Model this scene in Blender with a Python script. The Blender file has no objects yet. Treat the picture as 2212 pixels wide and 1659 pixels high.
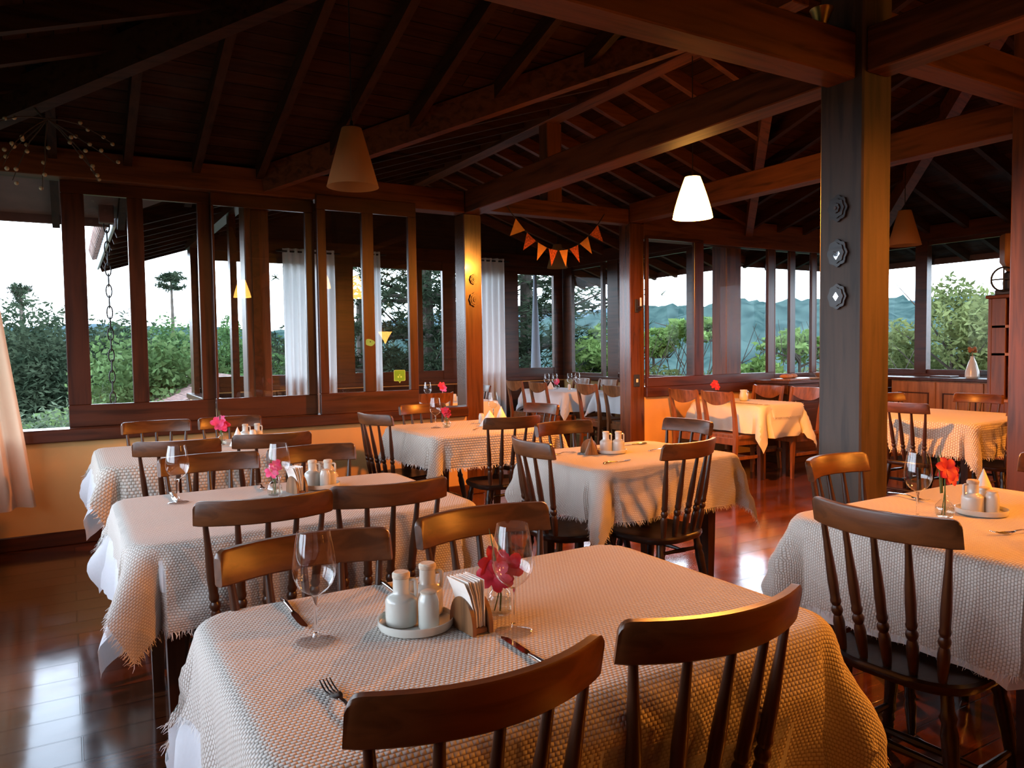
import bpy, math, random
from mathutils import Vector, Matrix, noise
C = bpy.context.scene.collection
PI = math.pi
random.seed(11)

# ---------------------------------------------------------------- camera
EYE = 1.36
cam_data = bpy.data.cameras.new('camera')
cam = bpy.data.objects.new('camera', cam_data)
C.objects.link(cam)
FOC = 1625.09
yaw, pitch, roll = math.radians(30.58), math.radians(2.717), math.radians(-0.744)
fwd = Vector((math.sin(yaw) * math.cos(pitch), math.cos(yaw) * math.cos(pitch), -math.sin(pitch)))
rgt = Vector((math.cos(yaw), -math.sin(yaw), 0))
upv = rgt.cross(fwd)
r2 = math.cos(roll) * rgt + math.sin(roll) * upv
u2 = -math.sin(roll) * rgt + math.cos(roll) * upv
m3 = Matrix((r2, u2, -fwd)).transposed()
cam.matrix_world = Matrix.Translation((0, 0, EYE)) @ m3.to_4x4()
cam_data.sensor_width = 36.0
cam_data.lens = FOC / 2212 * 36
cam_data.clip_start = 0.05
cam_data.clip_end = 2000
bpy.context.scene.camera = cam

# ---------------------------------------------------------------- world, exposure
scene = bpy.context.scene
scene.view_settings.view_transform = 'Standard'
scene.view_settings.look = 'None'
scene.view_settings.exposure = 0.0
scene.view_settings.gamma = 1.0
scene.view_settings.use_curve_mapping = False
scene.cycles.use_denoising = True
scene.cycles.max_bounces = 10
scene.cycles.transparent_max_bounces = 24
scene.cycles.sample_clamp_indirect = 6.0
world = bpy.data.worlds.new('dusk_sky')
scene.world = world
world.use_nodes = True
wn = world.node_tree.nodes; wl = world.node_tree.links
wn.clear()
w_out = wn.new('ShaderNodeOutputWorld'); w_bg = wn.new('ShaderNodeBackground')
w_tc = wn.new('ShaderNodeTexCoord'); w_sep = wn.new('ShaderNodeSeparateXYZ'); w_rmp = wn.new('ShaderNodeValToRGB')
w_mr = wn.new('ShaderNodeMapRange'); w_mr.inputs[1].default_value = -1; w_mr.inputs[2].default_value = 1
wl.new(w_tc.outputs['Generated'], w_sep.inputs[0]); wl.new(w_sep.outputs['Z'], w_mr.inputs[0]); wl.new(w_mr.outputs[0], w_rmp.inputs[0])
wl.new(w_rmp.outputs[0], w_bg.inputs[0]); wl.new(w_bg.outputs[0], w_out.inputs[0])
w_e = w_rmp.color_ramp.elements
w_e[0].position = 0.49; w_e[0].color = (.03, .04, .03, 1)
w_e[1].position = 0.80; w_e[1].color = (0.36, 0.45, 0.62, 1)
for w_p, w_c in ((0.502, (1.10, 1.30, 1.55, 1)), (0.56, (1.33, 1.52, 1.75, 1)), (0.64, (1.05, 1.26, 1.52, 1))):
    w_k = w_e.new(w_p); w_k.color = w_c
SKY = 6.4
w_bg.inputs[1].default_value = SKY
WARM = (1.0, 0.30, 0.032)

# ---------------------------------------------------------------- mesh helper
class MB:
    def __init__(s):
        s.v = []; s.f = []; s.sm = []; s.uv = None
    def add(s, vs, fs, smooth=False):
        o = len(s.v)
        s.v += [tuple(v) for v in vs]
        s.f += [tuple(i + o for i in f) for f in fs]
        s.sm += [smooth] * len(fs)
        return s
    def box(s, x0, x1, y0, y1, z0, z1):
        vs = [(x0, y0, z0), (x1, y0, z0), (x1, y1, z0), (x0, y1, z0), (x0, y0, z1), (x1, y0, z1), (x1, y1, z1), (x0, y1, z1)]
        return s.add(vs, [(3, 2, 1, 0), (4, 5, 6, 7), (0, 1, 5, 4), (1, 2, 6, 5), (2, 3, 7, 6), (3, 0, 4, 7)])
    def cbox(s, x0, x1, y0, y1, z0, z1, c=0.006):
        """box with chamfered edges"""
        c = min(c, (x1 - x0) * .3, (y1 - y0) * .3, (z1 - z0) * .3)
        vs = []
        for zz, k in ((z0, c), (z0 + c, 0), (z1 - c, 0), (z1, c)):
            for (sx, sy) in ((0, 0), (1, 0), (1, 1), (0, 1)):
                xa, xb = x0 + k, x1 - k; ya, yb = y0 + k, y1 - k
                X = xb if sx else xa; Y = yb if sy else ya
                ox = -c if sx else c; oy = -c if sy else c
                if (sx, sy) in ((0, 0), (1, 1)): vs += [(X, Y + oy, zz), (X + ox, Y, zz)]
                else: vs += [(X + ox, Y, zz), (X, Y + oy, zz)]
        fs = [tuple(reversed(range(8))), tuple(range(24, 32))]
        for l in range(3):
            for i in range(8):
                j = (i + 1) % 8
                fs.append((l * 8 + i, l * 8 + j, l * 8 + 8 + j, l * 8 + 8 + i))
        return s.add(vs, fs)
    def beam(s, p, q, w, h, up=(0, 0, 1)):
        p = Vector(p); q = Vector(q); d = (q - p).normalized(); up = Vector(up)
        side = d.cross(up).normalized(); u = side.cross(d).normalized()
        vs = []
        for c in (p, q):
            for a, b in ((-1, -1), (1, -1), (1, 1), (-1, 1)):
                vs.append(c + side * a * w / 2 + u * b * h / 2)
        return s.add(vs, [(3, 2, 1, 0), (4, 5, 6, 7), (0, 1, 5, 4), (1, 2, 6, 5), (2, 3, 7, 6), (3, 0, 4, 7)])
    def lathe(s, prof, seg=20, o=(0, 0, 0), cap0=True, cap1=True, mtx=None):
        vs = []; n = len(prof); M = mtx or Matrix.Translation(o)
        for r, z in prof:
            for i in range(seg):
                a = 2 * PI * i / seg
                vs.append(M @ Vector((r * math.cos(a), r * math.sin(a), z)))
        fs = []
        for k in range(n - 1):
            for i in range(seg):
                j = (i + 1) % seg
                fs.append((k * seg + i, k * seg + j, (k + 1) * seg + j, (k + 1) * seg + i))
        s.add(vs, fs, True)
        base = len(s.v) - len(vs)
        if cap0: s.f.append(tuple(base + i for i in reversed(range(seg)))); s.sm.append(False)
        if cap1: s.f.append(tuple(base + (n - 1) * seg + i for i in range(seg))); s.sm.append(False)
        return s
    def tube(s, pts, rad, seg=8, cap=True):
        pts = [Vector(p) for p in pts]; n = len(pts)
        if not isinstance(rad, (list, tuple)): rad = [rad] * n
        vs = []; ref = None
        for k in range(n):
            d = (pts[min(k + 1, n - 1)] - pts[max(k - 1, 0)]).normalized()
            if ref is None:
                ref = Vector((0, 0, 1)) if abs(d.z) < .9 else Vector((1, 0, 0))
            a = (ref - d * ref.dot(d)).normalized(); b = d.cross(a); ref = a
            for i in range(seg):
                t = 2 * PI * i / seg
                vs.append(pts[k] + (a * math.cos(t) + b * math.sin(t)) * rad[k])
        fs = []
        for k in range(n - 1):
            for i in range(seg):
                j = (i + 1) % seg
                fs.append((k * seg + i, k * seg + j, (k + 1) * seg + j, (k + 1) * seg + i))
        s.add(vs, fs, True)
        if cap:
            base = len(s.v) - len(vs)
            s.f.append(tuple(base + i for i in reversed(range(seg)))); s.sm.append(False)
            s.f.append(tuple(base + (n - 1) * seg + i for i in range(seg))); s.sm.append(False)
        return s
    def prism(s, poly, t, M=None, smooth=False):
        """polygon (list of 2d) extruded by t along local z"""
        M = M or Matrix(); n = len(poly)
        vs = [M @ Vector((x, y, 0)) for x, y in poly] + [M @ Vector((x, y, t)) for x, y in poly]
        s.add(vs, [tuple(reversed(range(n))), tuple(range(n, 2 * n))])
        o = len(s.v) - 2 * n
        for i in range(n):
            j = (i + 1) % n
            s.f.append((o + i, o + j, o + n + j, o + n + i)); s.sm.append(smooth)
        return s
    def sphere(s, c, r, seg=10, rings=7, sc=(1, 1, 1)):
        prof = [(math.sin(PI * k / rings) * r, -math.cos(PI * k / rings) * r) for k in range(rings + 1)]
        prof[0] = (r * .02, -r); prof[-1] = (r * .02, r)
        M = Matrix.Translation(c) @ Matrix.Diagonal((sc[0], sc[1], sc[2], 1))
        return s.lathe(prof, seg, mtx=M)
    def mesh(s, name, m):
        me = bpy.data.meshes.new(name)
        me.from_pydata(s.v, [], s.f); me.update()
        me.polygons.foreach_set('use_smooth', s.sm)
        if s.uv:
            l = me.uv_layers.new(name='UVMap')
            for p in me.polygons:
                for li in p.loop_indices:
                    l.data[li].uv = s.uv[me.loops[li].vertex_index]
        if any(s.sm): me.set_sharp_from_angle(angle=math.radians(38))
        if m: me.materials.append(m)
        return me
    def build(s, name, m, parent=None, loc=None, rotz=0, label=None, **tags):
        o = bpy.data.objects.new(name, s.mesh(name, m)); C.objects.link(o)
        if parent: o.parent = parent
        if loc: o.location = loc
        if rotz: o.rotation_euler = (0, 0, rotz)
        if label: o['label'] = label
        for k, v in tags.items():
            if v: o[k] = v
        return o

def thing(name, label, cat, loc=(0, 0, 0), rotz=0, group=None, kind=None):
    o = bpy.data.objects.new(name, None); C.objects.link(o); o.empty_display_size = .05
    o.location = loc; o.rotation_euler = (0, 0, rotz); o['label'] = label
    if cat: o['category'] = cat
    if group: o['group'] = group
    if kind: o['kind'] = kind
    return o

def dup(root, loc, rotz, label, group=None):
    r = root.copy(); C.objects.link(r); r.location = loc; r.rotation_euler = (0, 0, rotz); r['label'] = label
    if group: r['group'] = group
    for ch in list(root.children):
        c = ch.copy(); C.objects.link(c); c.parent = r
        for g in ch.children:
            d = g.copy(); C.objects.link(d); d.parent = c
    return r

class Kind:
    """first use places the original, later uses place copies"""
    def __init__(s, root): s.root = root; s.used = False
    def put(s, loc, rotz, label, group=None):
        if not s.used:
            s.used = True; r = s.root
            r.location = loc; r.rotation_euler = (0, 0, rotz); r['label'] = label
            if group: r['group'] = group
            return r
        return dup(s.root, loc, rotz, label, group)

# ---------------------------------------------------------------- materials
def newmat(name):
    m = bpy.data.materials.new(name); m.use_nodes = True
    nt = m.node_tree; nt.nodes.clear()
    out = nt.nodes.new('ShaderNodeOutputMaterial')
    return m, nt, out
def N(nt, t, **kw):
    n = nt.nodes.new(t)
    for k, v in kw.items():
        if k.startswith('i_'):
            n.inputs[k[2:].replace('_', ' ')].default_value = v
        else: setattr(n, k, v)
    return n
def col(c): return (c[0], c[1], c[2], 1)
def plain(name, c, rough=.5, metal=0, var=.12, scale=8, bump=0, spec=.5, coat=0):
    m, nt, out = newmat(name)
    p = N(nt, 'ShaderNodeBsdfPrincipled'); p.inputs['Roughness'].default_value = rough; p.inputs['Metallic'].default_value = metal
    p.inputs['Specular IOR Level'].default_value = spec; p.inputs['Coat Weight'].default_value = coat
    tc = N(nt, 'ShaderNodeTexCoord'); nz = N(nt, 'ShaderNodeTexNoise'); nz.inputs['Scale'].default_value = scale; nz.inputs['Detail'].default_value = 4
    nt.links.new(tc.outputs['Object'], nz.inputs['Vector'])
    r = N(nt, 'ShaderNodeValToRGB'); r.color_ramp.elements[0].position = .3; r.color_ramp.elements[1].position = .7
    r.color_ramp.elements[0].color = col([x * (1 - var) for x in c]); r.color_ramp.elements[1].color = col([min(1, x * (1 + var)) for x in c])
    nt.links.new(nz.outputs[0], r.inputs[0]); nt.links.new(r.outputs[0], p.inputs['Base Color'])
    if bump:
        b = N(nt, 'ShaderNodeBump'); b.inputs['Strength'].default_value = bump; b.inputs['Distance'].default_value = .01
        nt.links.new(nz.outputs[0], b.inputs['Height']); nt.links.new(b.outputs[0], p.inputs['Normal'])
    nt.links.new(p.outputs[0], out.inputs[0])
    return m
def wood(name, c, axis='X', rough=.35, dark=.45, sc=1.0, coat=.0, spec=.5):
    m, nt, out = newmat(name)
    p = N(nt, 'ShaderNodeBsdfPrincipled'); p.inputs['Roughness'].default_value = rough; p.inputs['Coat Weight'].default_value = coat; p.inputs['Coat Roughness'].default_value = .12; p.inputs['Specular IOR Level'].default_value = spec
    tc = N(nt, 'ShaderNodeTexCoord'); mp = N(nt, 'ShaderNodeMapping')
    s = {'X': (1.2, 14, 14), 'Y': (14, 1.2, 14), 'Z': (14, 14, 1.2)}[axis]
    mp.inputs['Scale'].default_value = [k * sc for k in s]
    nt.links.new(tc.outputs['Object'], mp.inputs[0])
    nz = N(nt, 'ShaderNodeTexNoise'); nz.inputs['Scale'].default_value = 1.6; nz.inputs['Detail'].default_value = 7; nz.inputs['Distortion'].default_value = .6
    nt.links.new(mp.outputs[0], nz.inputs['Vector'])
    n2 = N(nt, 'ShaderNodeTexNoise'); n2.inputs['Scale'].default_value = 1.3; n2.inputs['Detail'].default_value = 2
    nt.links.new(tc.outputs['Object'], n2.inputs['Vector'])
    ad = N(nt, 'ShaderNodeMath'); ad.operation = 'MULTIPLY_ADD'; ad.inputs[1].default_value = .4; ad.inputs[2].default_value = -.2
    nt.links.new(n2.outputs[0], ad.inputs[0])
    a2 = N(nt, 'ShaderNodeMath'); a2.operation = 'ADD'
    nt.links.new(nz.outputs[0], a2.inputs[0]); nt.links.new(ad.outputs[0], a2.inputs[1])
    r = N(nt, 'ShaderNodeValToRGB'); e = r.color_ramp.elements
    e[0].position = .3; e[0].color = col([x * dark for x in c]); e[1].position = .68; e[1].color = col([x * 1.25 for x in c])
    k = e.new(.5); k.color = col(c)
    nt.links.new(a2.outputs[0], r.inputs[0]); nt.links.new(r.outputs[0], p.inputs['Base Color'])
    b = N(nt, 'ShaderNodeBump'); b.inputs['Strength'].default_value = .12; b.inputs['Distance'].default_value = .006
    nt.links.new(nz.outputs[0], b.inputs['Height']); nt.links.new(b.outputs[0], p.inputs['Normal'])
    nt.links.new(p.outputs[0], out.inputs[0])
    return m
def planks(name, c, width, length, along='X', rough=.2, gap=.004, coat=0, gapc=.15, var=.35, spec=.5):
    m, nt, out = newmat(name)
    p = N(nt, 'ShaderNodeBsdfPrincipled'); p.inputs['Roughness'].default_value = rough; p.inputs['Coat Weight'].default_value = coat; p.inputs['Coat Roughness'].default_value = .08; p.inputs['Specular IOR Level'].default_value = spec
    tc = N(nt, 'ShaderNodeTexCoord'); mp = N(nt, 'ShaderNodeMapping')
    if along == 'Y': mp.inputs['Rotation'].default_value = (0, 0, PI / 2)
    nt.links.new(tc.outputs['Object'], mp.inputs[0])
    br = N(nt, 'ShaderNodeTexBrick'); br.offset = .37; br.offset_frequency = 2; br.squash = 1
    br.inputs['Scale'].default_value = 1; br.inputs['Mortar Size'].default_value = gap; br.inputs['Mortar Smooth'].default_value = .3
    br.inputs['Brick Width'].default_value = length; br.inputs['Row Height'].default_value = width; br.inputs['Bias'].default_value = 0
    br.inputs['Color1'].default_value = col([x * (1 - var) for x in c]); br.inputs['Color2'].default_value = col([x * (1 + var) for x in c]); br.inputs['Mortar'].default_value = col([x * gapc for x in c])
    nt.links.new(mp.outputs[0], br.inputs['Vector'])
    m2 = N(nt, 'ShaderNodeMapping'); m2.inputs['Scale'].default_value = (1.5, 22, 22)
    nt.links.new(mp.outputs[0], m2.inputs[0])
    nz = N(nt, 'ShaderNodeTexNoise'); nz.inputs['Scale'].default_value = 1.5; nz.inputs['Detail'].default_value = 6
    nt.links.new(m2.outputs[0], nz.inputs['Vector'])
    mx = N(nt, 'ShaderNodeMix', data_type='RGBA', blend_type='MULTIPLY'); mx.inputs[0].default_value = .75
    r = N(nt, 'ShaderNodeValToRGB'); r.color_ramp.elements[0].position = .3; r.color_ramp.elements[0].color = (.45, .42, .4, 1); r.color_ramp.elements[1].position = .7; r.color_ramp.elements[1].color = (1.2, 1.2, 1.2, 1)
    nt.links.new(nz.outputs[0], r.inputs[0]); nt.links.new(br.outputs[0], mx.inputs[6]); nt.links.new(r.outputs[0], mx.inputs[7])
    nt.links.new(mx.outputs[2], p.inputs['Base Color'])
    n3 = N(nt, 'ShaderNodeTexNoise'); n3.inputs['Scale'].default_value = 3.5; n3.inputs['Detail'].default_value = 3
    nt.links.new(tc.outputs['Object'], n3.inputs['Vector'])
    mr = N(nt, 'ShaderNodeMapRange'); mr.inputs[1].default_value = .35; mr.inputs[2].default_value = .7; mr.inputs[3].default_value = rough * .75; mr.inputs[4].default_value = rough * 1.5
    nt.links.new(n3.outputs[0], mr.inputs[0]); nt.links.new(mr.outputs[0], p.inputs['Roughness'])
    b = N(nt, 'ShaderNodeBump'); b.inputs['Strength'].default_value = .5; b.inputs['Distance'].default_value = .004; b.invert = True
    nt.links.new(br.outputs['Fac'], b.inputs['Height'])
    b2 = N(nt, 'ShaderNodeBump'); b2.inputs['Strength'].default_value = .10; b2.inputs['Distance'].default_value = .004
    nt.links.new(n3.outputs[0], b2.inputs['Height']); nt.links.new(b.outputs[0], b2.inputs['Normal'])
    nt.links.new(b2.outputs[0], p.inputs['Normal'])
    nt.links.new(p.outputs[0], out.inputs[0])
    return m
def weave(name, c1, c2, cg, cell=.0105, bump=.8, dist=.003):
    """plain weave of thick yarn: yarns run over each other in a checker of rounded ridges"""
    m, nt, out = newmat(name)
    p = N(nt, 'ShaderNodeBsdfPrincipled'); p.inputs['Roughness'].default_value = .9; p.inputs['Specular IOR Level'].default_value = .1
    p.inputs['Sheen Weight'].default_value = .15
    tc = N(nt, 'ShaderNodeTexCoord'); sp = N(nt, 'ShaderNodeSeparateXYZ'); nt.links.new(tc.outputs['UV'], sp.inputs[0])
    def M(op, a, b=None, c=None):
        n = N(nt, 'ShaderNodeMath'); n.operation = op
        for i, v in enumerate((a, b, c)):
            if v is None: continue
            if isinstance(v, (int, float)): n.inputs[i].default_value = v
            else: nt.links.new(v, n.inputs[i])
        return n.outputs[0]
    u = M('MULTIPLY', sp.outputs[0], .85 / cell); v = M('MULTIPLY', sp.outputs[1], 1 / cell)
    sh = M('MULTIPLY', M('ABSOLUTE', M('MODULO', M('FLOOR', v), 2.0)), .5)
    su = M('ABSOLUTE', M('SINE', M('MULTIPLY', M('ADD', u, sh), PI))); sv = M('ABSOLUTE', M('SINE', M('MULTIPLY', v, PI)))
    h = M('MULTIPLY', M('POWER', su, .45), M('POWER', sv, .6))
    r = N(nt, 'ShaderNodeValToRGB'); e = r.color_ramp.elements
    e[0].position = .15; e[0].color = col(cg); e[1].position = .9; e[1].color = col(c1); k = e.new(.5); k.color = col(c2)  # gap colour carries the warm shade between the yarns
    nt.links.new(h, r.inputs[0]); nt.links.new(r.outputs[0], p.inputs['Base Color'])
    b = N(nt, 'ShaderNodeBump'); b.inputs['Strength'].default_value = bump; b.inputs['Distance'].default_value = dist
    nt.links.new(h, b.inputs['Height']); nt.links.new(b.outputs[0], p.inputs['Normal'])
    tr = N(nt, 'ShaderNodeBsdfTranslucent'); tr.inputs[0].default_value = col(c1)
    mx = N(nt, 'ShaderNodeMixShader'); mx.inputs[0].default_value = .12
    nt.links.new(p.outputs[0], mx.inputs[1]); nt.links.new(tr.outputs[0], mx.inputs[2]); nt.links.new(mx.outputs[0], out.inputs[0])
    return m
def fabric(name, c, trans=.2, scale=90):
    m, nt, out = newmat(name)
    d = N(nt, 'ShaderNodeBsdfPrincipled'); d.inputs['Roughness'].default_value = .85; d.inputs['Specular IOR Level'].default_value = .15
    tc = N(nt, 'ShaderNodeTexCoord'); nz = N(nt, 'ShaderNodeTexNoise'); nz.inputs['Scale'].default_value = scale; nz.inputs['Detail'].default_value = 3
    nt.links.new(tc.outputs['Object'], nz.inputs['Vector'])
    r = N(nt, 'ShaderNodeValToRGB'); r.color_ramp.elements[0].color = col([x * .9 for x in c]); r.color_ramp.elements[1].color = col(c)
    nt.links.new(nz.outputs[0], r.inputs[0]); nt.links.new(r.outputs[0], d.inputs['Base Color'])
    tr = N(nt, 'ShaderNodeBsdfTranslucent'); tr.inputs[0].default_value = col(c)
    mx = N(nt, 'ShaderNodeMixShader'); mx.inputs[0].default_value = trans
    nt.links.new(d.outputs[0], mx.inputs[1]); nt.links.new(tr.outputs[0], mx.inputs[2]); nt.links.new(mx.outputs[0], out.inputs[0])
    return m
def thin_glass(name, tint=(.97, .98, .98), ior=1.5, boost=1.0):
    m, nt, out = newmat(name)
    t = N(nt, 'ShaderNodeBsdfTransparent'); t.inputs[0].default_value = col(tint)
    g = N(nt, 'ShaderNodeBsdfGlossy'); g.inputs['Roughness'].default_value = 0.005; g.inputs[0].default_value = (1, 1, 1, 1)
    fr = N(nt, 'ShaderNodeFresnel'); fr.inputs[0].default_value = ior
    # the back of a face would give total reflection: use the same front value on both sides
    geo = N(nt, 'ShaderNodeNewGeometry'); lw = N(nt, 'ShaderNodeLayerWeight'); lw.inputs[0].default_value = .5
    pw = N(nt, 'ShaderNodeMath'); pw.operation = 'POWER'; pw.inputs[1].default_value = 4.0
    ml = N(nt, 'ShaderNodeMath'); ml.operation = 'MULTIPLY_ADD'; ml.inputs[1].default_value = .75 * boost; ml.inputs[2].default_value = .045 * boost
    nt.nodes.remove(fr); nt.nodes.remove(geo)
    nt.links.new(lw.outputs['Facing'], pw.inputs[0]); nt.links.new(pw.outputs[0], ml.inputs[0])
    mx = N(nt, 'ShaderNodeMixShader')
    nt.links.new(ml.outputs[0], mx.inputs[0]); nt.links.new(t.outputs[0], mx.inputs[1]); nt.links.new(g.outputs[0], mx.inputs[2]); nt.links.new(mx.outputs[0], out.inputs[0])
    return m
def lampshade(name, c, strength):
    m, nt, out = newmat(name)
    e = N(nt, 'ShaderNodeEmission'); e.inputs[0].default_value = col(c); e.inputs[1].default_value = strength
    d = N(nt, 'ShaderNodeBsdfDiffuse'); d.inputs[0].default_value = (.8, .7, .5, 1)
    a = N(nt, 'ShaderNodeAddShader')
    nt.links.new(e.outputs[0], a.inputs[0]); nt.links.new(d.outputs[0], a.inputs[1]); nt.links.new(a.outputs[0], out.inputs[0])
    return m
def leafmat(name, c, c2, scale=1.2, trans=.25):
    m, nt, out = newmat(name)
    d = N(nt, 'ShaderNodeBsdfDiffuse'); tr = N(nt, 'ShaderNodeBsdfTranslucent')
    tc = N(nt, 'ShaderNodeTexCoord'); nz = N(nt, 'ShaderNodeTexNoise'); nz.inputs['Scale'].default_value = scale; nz.inputs['Detail'].default_value = 5
    nt.links.new(tc.outputs['Object'], nz.inputs['Vector'])
    r = N(nt, 'ShaderNodeValToRGB'); r.color_ramp.elements[0].position = .35; r.color_ramp.elements[1].position = .65
    r.color_ramp.elements[0].color = col(c); r.color_ramp.elements[1].color = col(c2)
    nt.links.new(nz.outputs[0], r.inputs[0]); nt.links.new(r.outputs[0], d.inputs[0]); nt.links.new(r.outputs[0], tr.inputs[0])
    mx = N(nt, 'ShaderNodeMixShader'); mx.inputs[0].default_value = trans
    nt.links.new(d.outputs[0], mx.inputs[1]); nt.links.new(tr.outputs[0], mx.inputs[2]); nt.links.new(mx.outputs[0], out.inputs[0])
    return m

RED = (.115, .035, .011)
WX, WY, WZ = wood('beam_wood_x', RED, 'X', .5, spec=.2), wood('beam_wood_y', RED, 'Y', .5, spec=.2), wood('post_wood_z', RED, 'Z', .4)
DKX, DKY = wood('shaded_rafter_wood_x', (.034, .0115, .0045), 'X', .6, spec=.1), wood('shaded_rafter_wood_y', (.034, .0115, .0045), 'Y', .6, spec=.1)  # beam wood darkened, the shade under the roof put into its colour
LITZ = wood('varnished_post_z', (.085, .027, .009), 'Z', .27, coat=.5)
SX, SY, SZ = wood('sash_wood_x', (.062, .0175, .0066), 'X', .28), wood('sash_wood_y', (.062, .0175, .0066), 'Y', .28), wood('sash_wood_z', (.062, .0175, .0066), 'Z', .28)
OLD = wood('weathered_post', (.062, .034, .02), 'Z', .55)
M_FLOOR = planks('floor_planks', (.11, .032, .011), .19, 3.2, 'X', .11, .004, .04, spec=.42)
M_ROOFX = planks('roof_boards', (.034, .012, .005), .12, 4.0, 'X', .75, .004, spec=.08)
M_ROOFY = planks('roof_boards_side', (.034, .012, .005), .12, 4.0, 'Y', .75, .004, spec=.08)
M_WALL = plain('cream_plaster', (.56, .33, .12), .75, 0, .06, 3, .08)
M_DARKWALL = planks('dark_boarding', (.04, .016, .008), .14, 3, 'X', .6, spec=.2)
M_GLASS2 = thin_glass('window_glass_far', (.96, .97, .965), 1.5, .05)
M_GLASS = thin_glass('window_glass', (.95, .965, .96), 1.5, 1.0)
M_CRYSTAL = thin_glass('wine_glass_crystal', (.975, .98, .98), 1.5, 1.4)
M_STEMGLASS, _nt, _out = newmat('solid_stem_glass')
_p = N(_nt, 'ShaderNodeBsdfGlass'); _p.inputs['IOR'].default_value = 1.5; _p.inputs['Roughness'].default_value = 0.0; _nt.links.new(_p.outputs[0], _out.inputs[0])
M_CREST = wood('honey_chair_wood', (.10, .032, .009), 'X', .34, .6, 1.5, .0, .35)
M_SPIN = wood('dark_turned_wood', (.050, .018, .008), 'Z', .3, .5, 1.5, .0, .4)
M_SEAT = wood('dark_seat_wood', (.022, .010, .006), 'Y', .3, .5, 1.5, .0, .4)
M_LYRE = wood('reddish_chair_wood', (.22, .075, .024), 'Z', .3, .6, 1.5, .2)
M_WEAVE = weave('ivory_basket_weave', (.74, .69, .63), (.66, .59, .52), (.46, .35, .27), .0085, .8, .0028)
M_WEAVE2 = weave('coarse_ivory_weave', (.74, .68, .60), (.66, .59, .50), (.45, .34, .25), .017, .9, .005)
M_CLOTH = fabric('white_cotton', (.82, .82, .83), .15)
M_CREAMCLOTH = fabric('cream_cotton', (.82, .76, .62), .15)
M_FRINGE = plain('ivory_fringe_yarn', (.80, .76, .70), .9, 0, .08, 60)
M_GREY = fabric('grey_canvas', (.30, .34, .40), .2, 30)
M_CURT = fabric('sheer_white_curtain', (.86, .86, .86), .45, 20)
M_CURT2 = fabric('beige_curtain', (.80, .56, .38), .4, 20)
M_SHADE = fabric('cream_lampshade', (.42, .21, .08), .4, 40)
M_LIT = lampshade('lit_lampshade', (1.0, .45, .085), 17.0)
M_CERAM = plain('white_glazed_ceramic', (.62, .60, .53), .22, 0, .04, 5, 0, .5, .3)
M_CORK = plain('cork_stopper', (.58, .48, .37), .8, 0, .25, 60)
M_STEEL = plain('cutlery_steel', (.62, .60, .58), .14, 1.0, .03, 5)
M_BLACK = plain('black_iron', (.012, .012, .013), .5)
M_PAPER = plain('napkin_paper', (.86, .80, .72), .85, 0, .05, 20)
M_HOLD = wood('napkin_holder_wood', (.22, .10, .04), 'Z', .4, .5, 2.5)
M_STEM = plain('flower_stem_green', (.06, .12, .03), .6)
M_RED = plain('red_petals', (.55, .02, .05), .55, 0, .2, 40)
M_PINK = plain('pink_petals', (.70, .05, .16), .55, 0, .2, 40)
M_WATER = thin_glass('vase_water', (.88, .90, .86), 1.33)
M_BRASS = plain('aged_brass', (.35, .22, .07), .35, 1.0, .2, 20)
M_MIRROR = plain('mirror_silver', (.85, .87, .9), .02, 1.0, .01, 3)
M_TILE = planks('pink_roof_tiles', (.36, .21, .17), .16, .22, 'Y', .8, .008, gapc=.6, var=.12)
M_WHITE = plain('white_painted_board', (.75, .76, .80), .6, 0, .03, 6)
M_BROWNPAINT = plain('brown_painted_eave', (.13, .06, .055), .6, 0, .15, 6)
M_BUFFET = wood('dark_buffet_wood', (.07, .026, .012), 'X', .3, .6)
M_COUNTER = wood('orange_panel_wood', (.30, .13, .05), 'Z', .4, .6)
M_MUSTARD = plain('mustard_flag_cloth', (.72, .33, .06), .85, 0, .1, 30)
M_PATTERN = plain('red_print_flag_cloth', (.55, .12, .03), .85, 0, .6, 60)
M_GREEN = plain('lime_green_sticker', (.12, .36, .02), .5, 0, .1, 20)
M_PALEGREEN = plain('pale_green_sticker', (.16, .42, .12), .5, 0, .1, 20)
M_LIME = plain('pale_lime_print', (.40, .70, .16), .5)
M_BERRY = plain('pale_berry_skin', (.36, .27, .15), .5, 0, .3, 12)
M_TWIG = plain('dry_twig_bark', (.05, .03, .02), .8)
M_BREAD = plain('brown_crust', (.35, .15, .05), .7, 0, .3, 30)
M_TRUNK = plain('tree_bark', (.09, .07, .055), .9, 0, .3, 4)
M_DARKLEAF = leafmat('dark_pine_needles', (.026, .042, .024), (.075, .10, .058), 1.6)
M_MIDLEAF = leafmat('mid_green_leaves', (.05, .10, .035), (.13, .22, .08), 1.5)
M_LIGHTLEAF = leafmat('fresh_green_leaves', (.08, .14, .045), (.22, .32, .13), 1.4)
M_OLIVE = leafmat('olive_feathery_leaves', (.12, .15, .055), (.27, .31, .12), 1.0)
M_LIMELEAF = leafmat('lime_green_leaves', (.14, .23, .06), (.32, .46, .15), 1.2)
M_SAGE = leafmat('sage_bush_leaves', (.09, .13, .08), (.22, .28, .18), 1.5)
M_HILL = leafmat('blue_green_forest', (.030, .060, .056), (.075, .120, .105), .35, 0)  # blue of the distance haze mixed into the forest green
M_HILL2 = leafmat('haze_tinted_far_forest', (.085, .13, .15), (.12, .17, .19), .06, 0)  # pale blue distance haze put into the base colour

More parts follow.
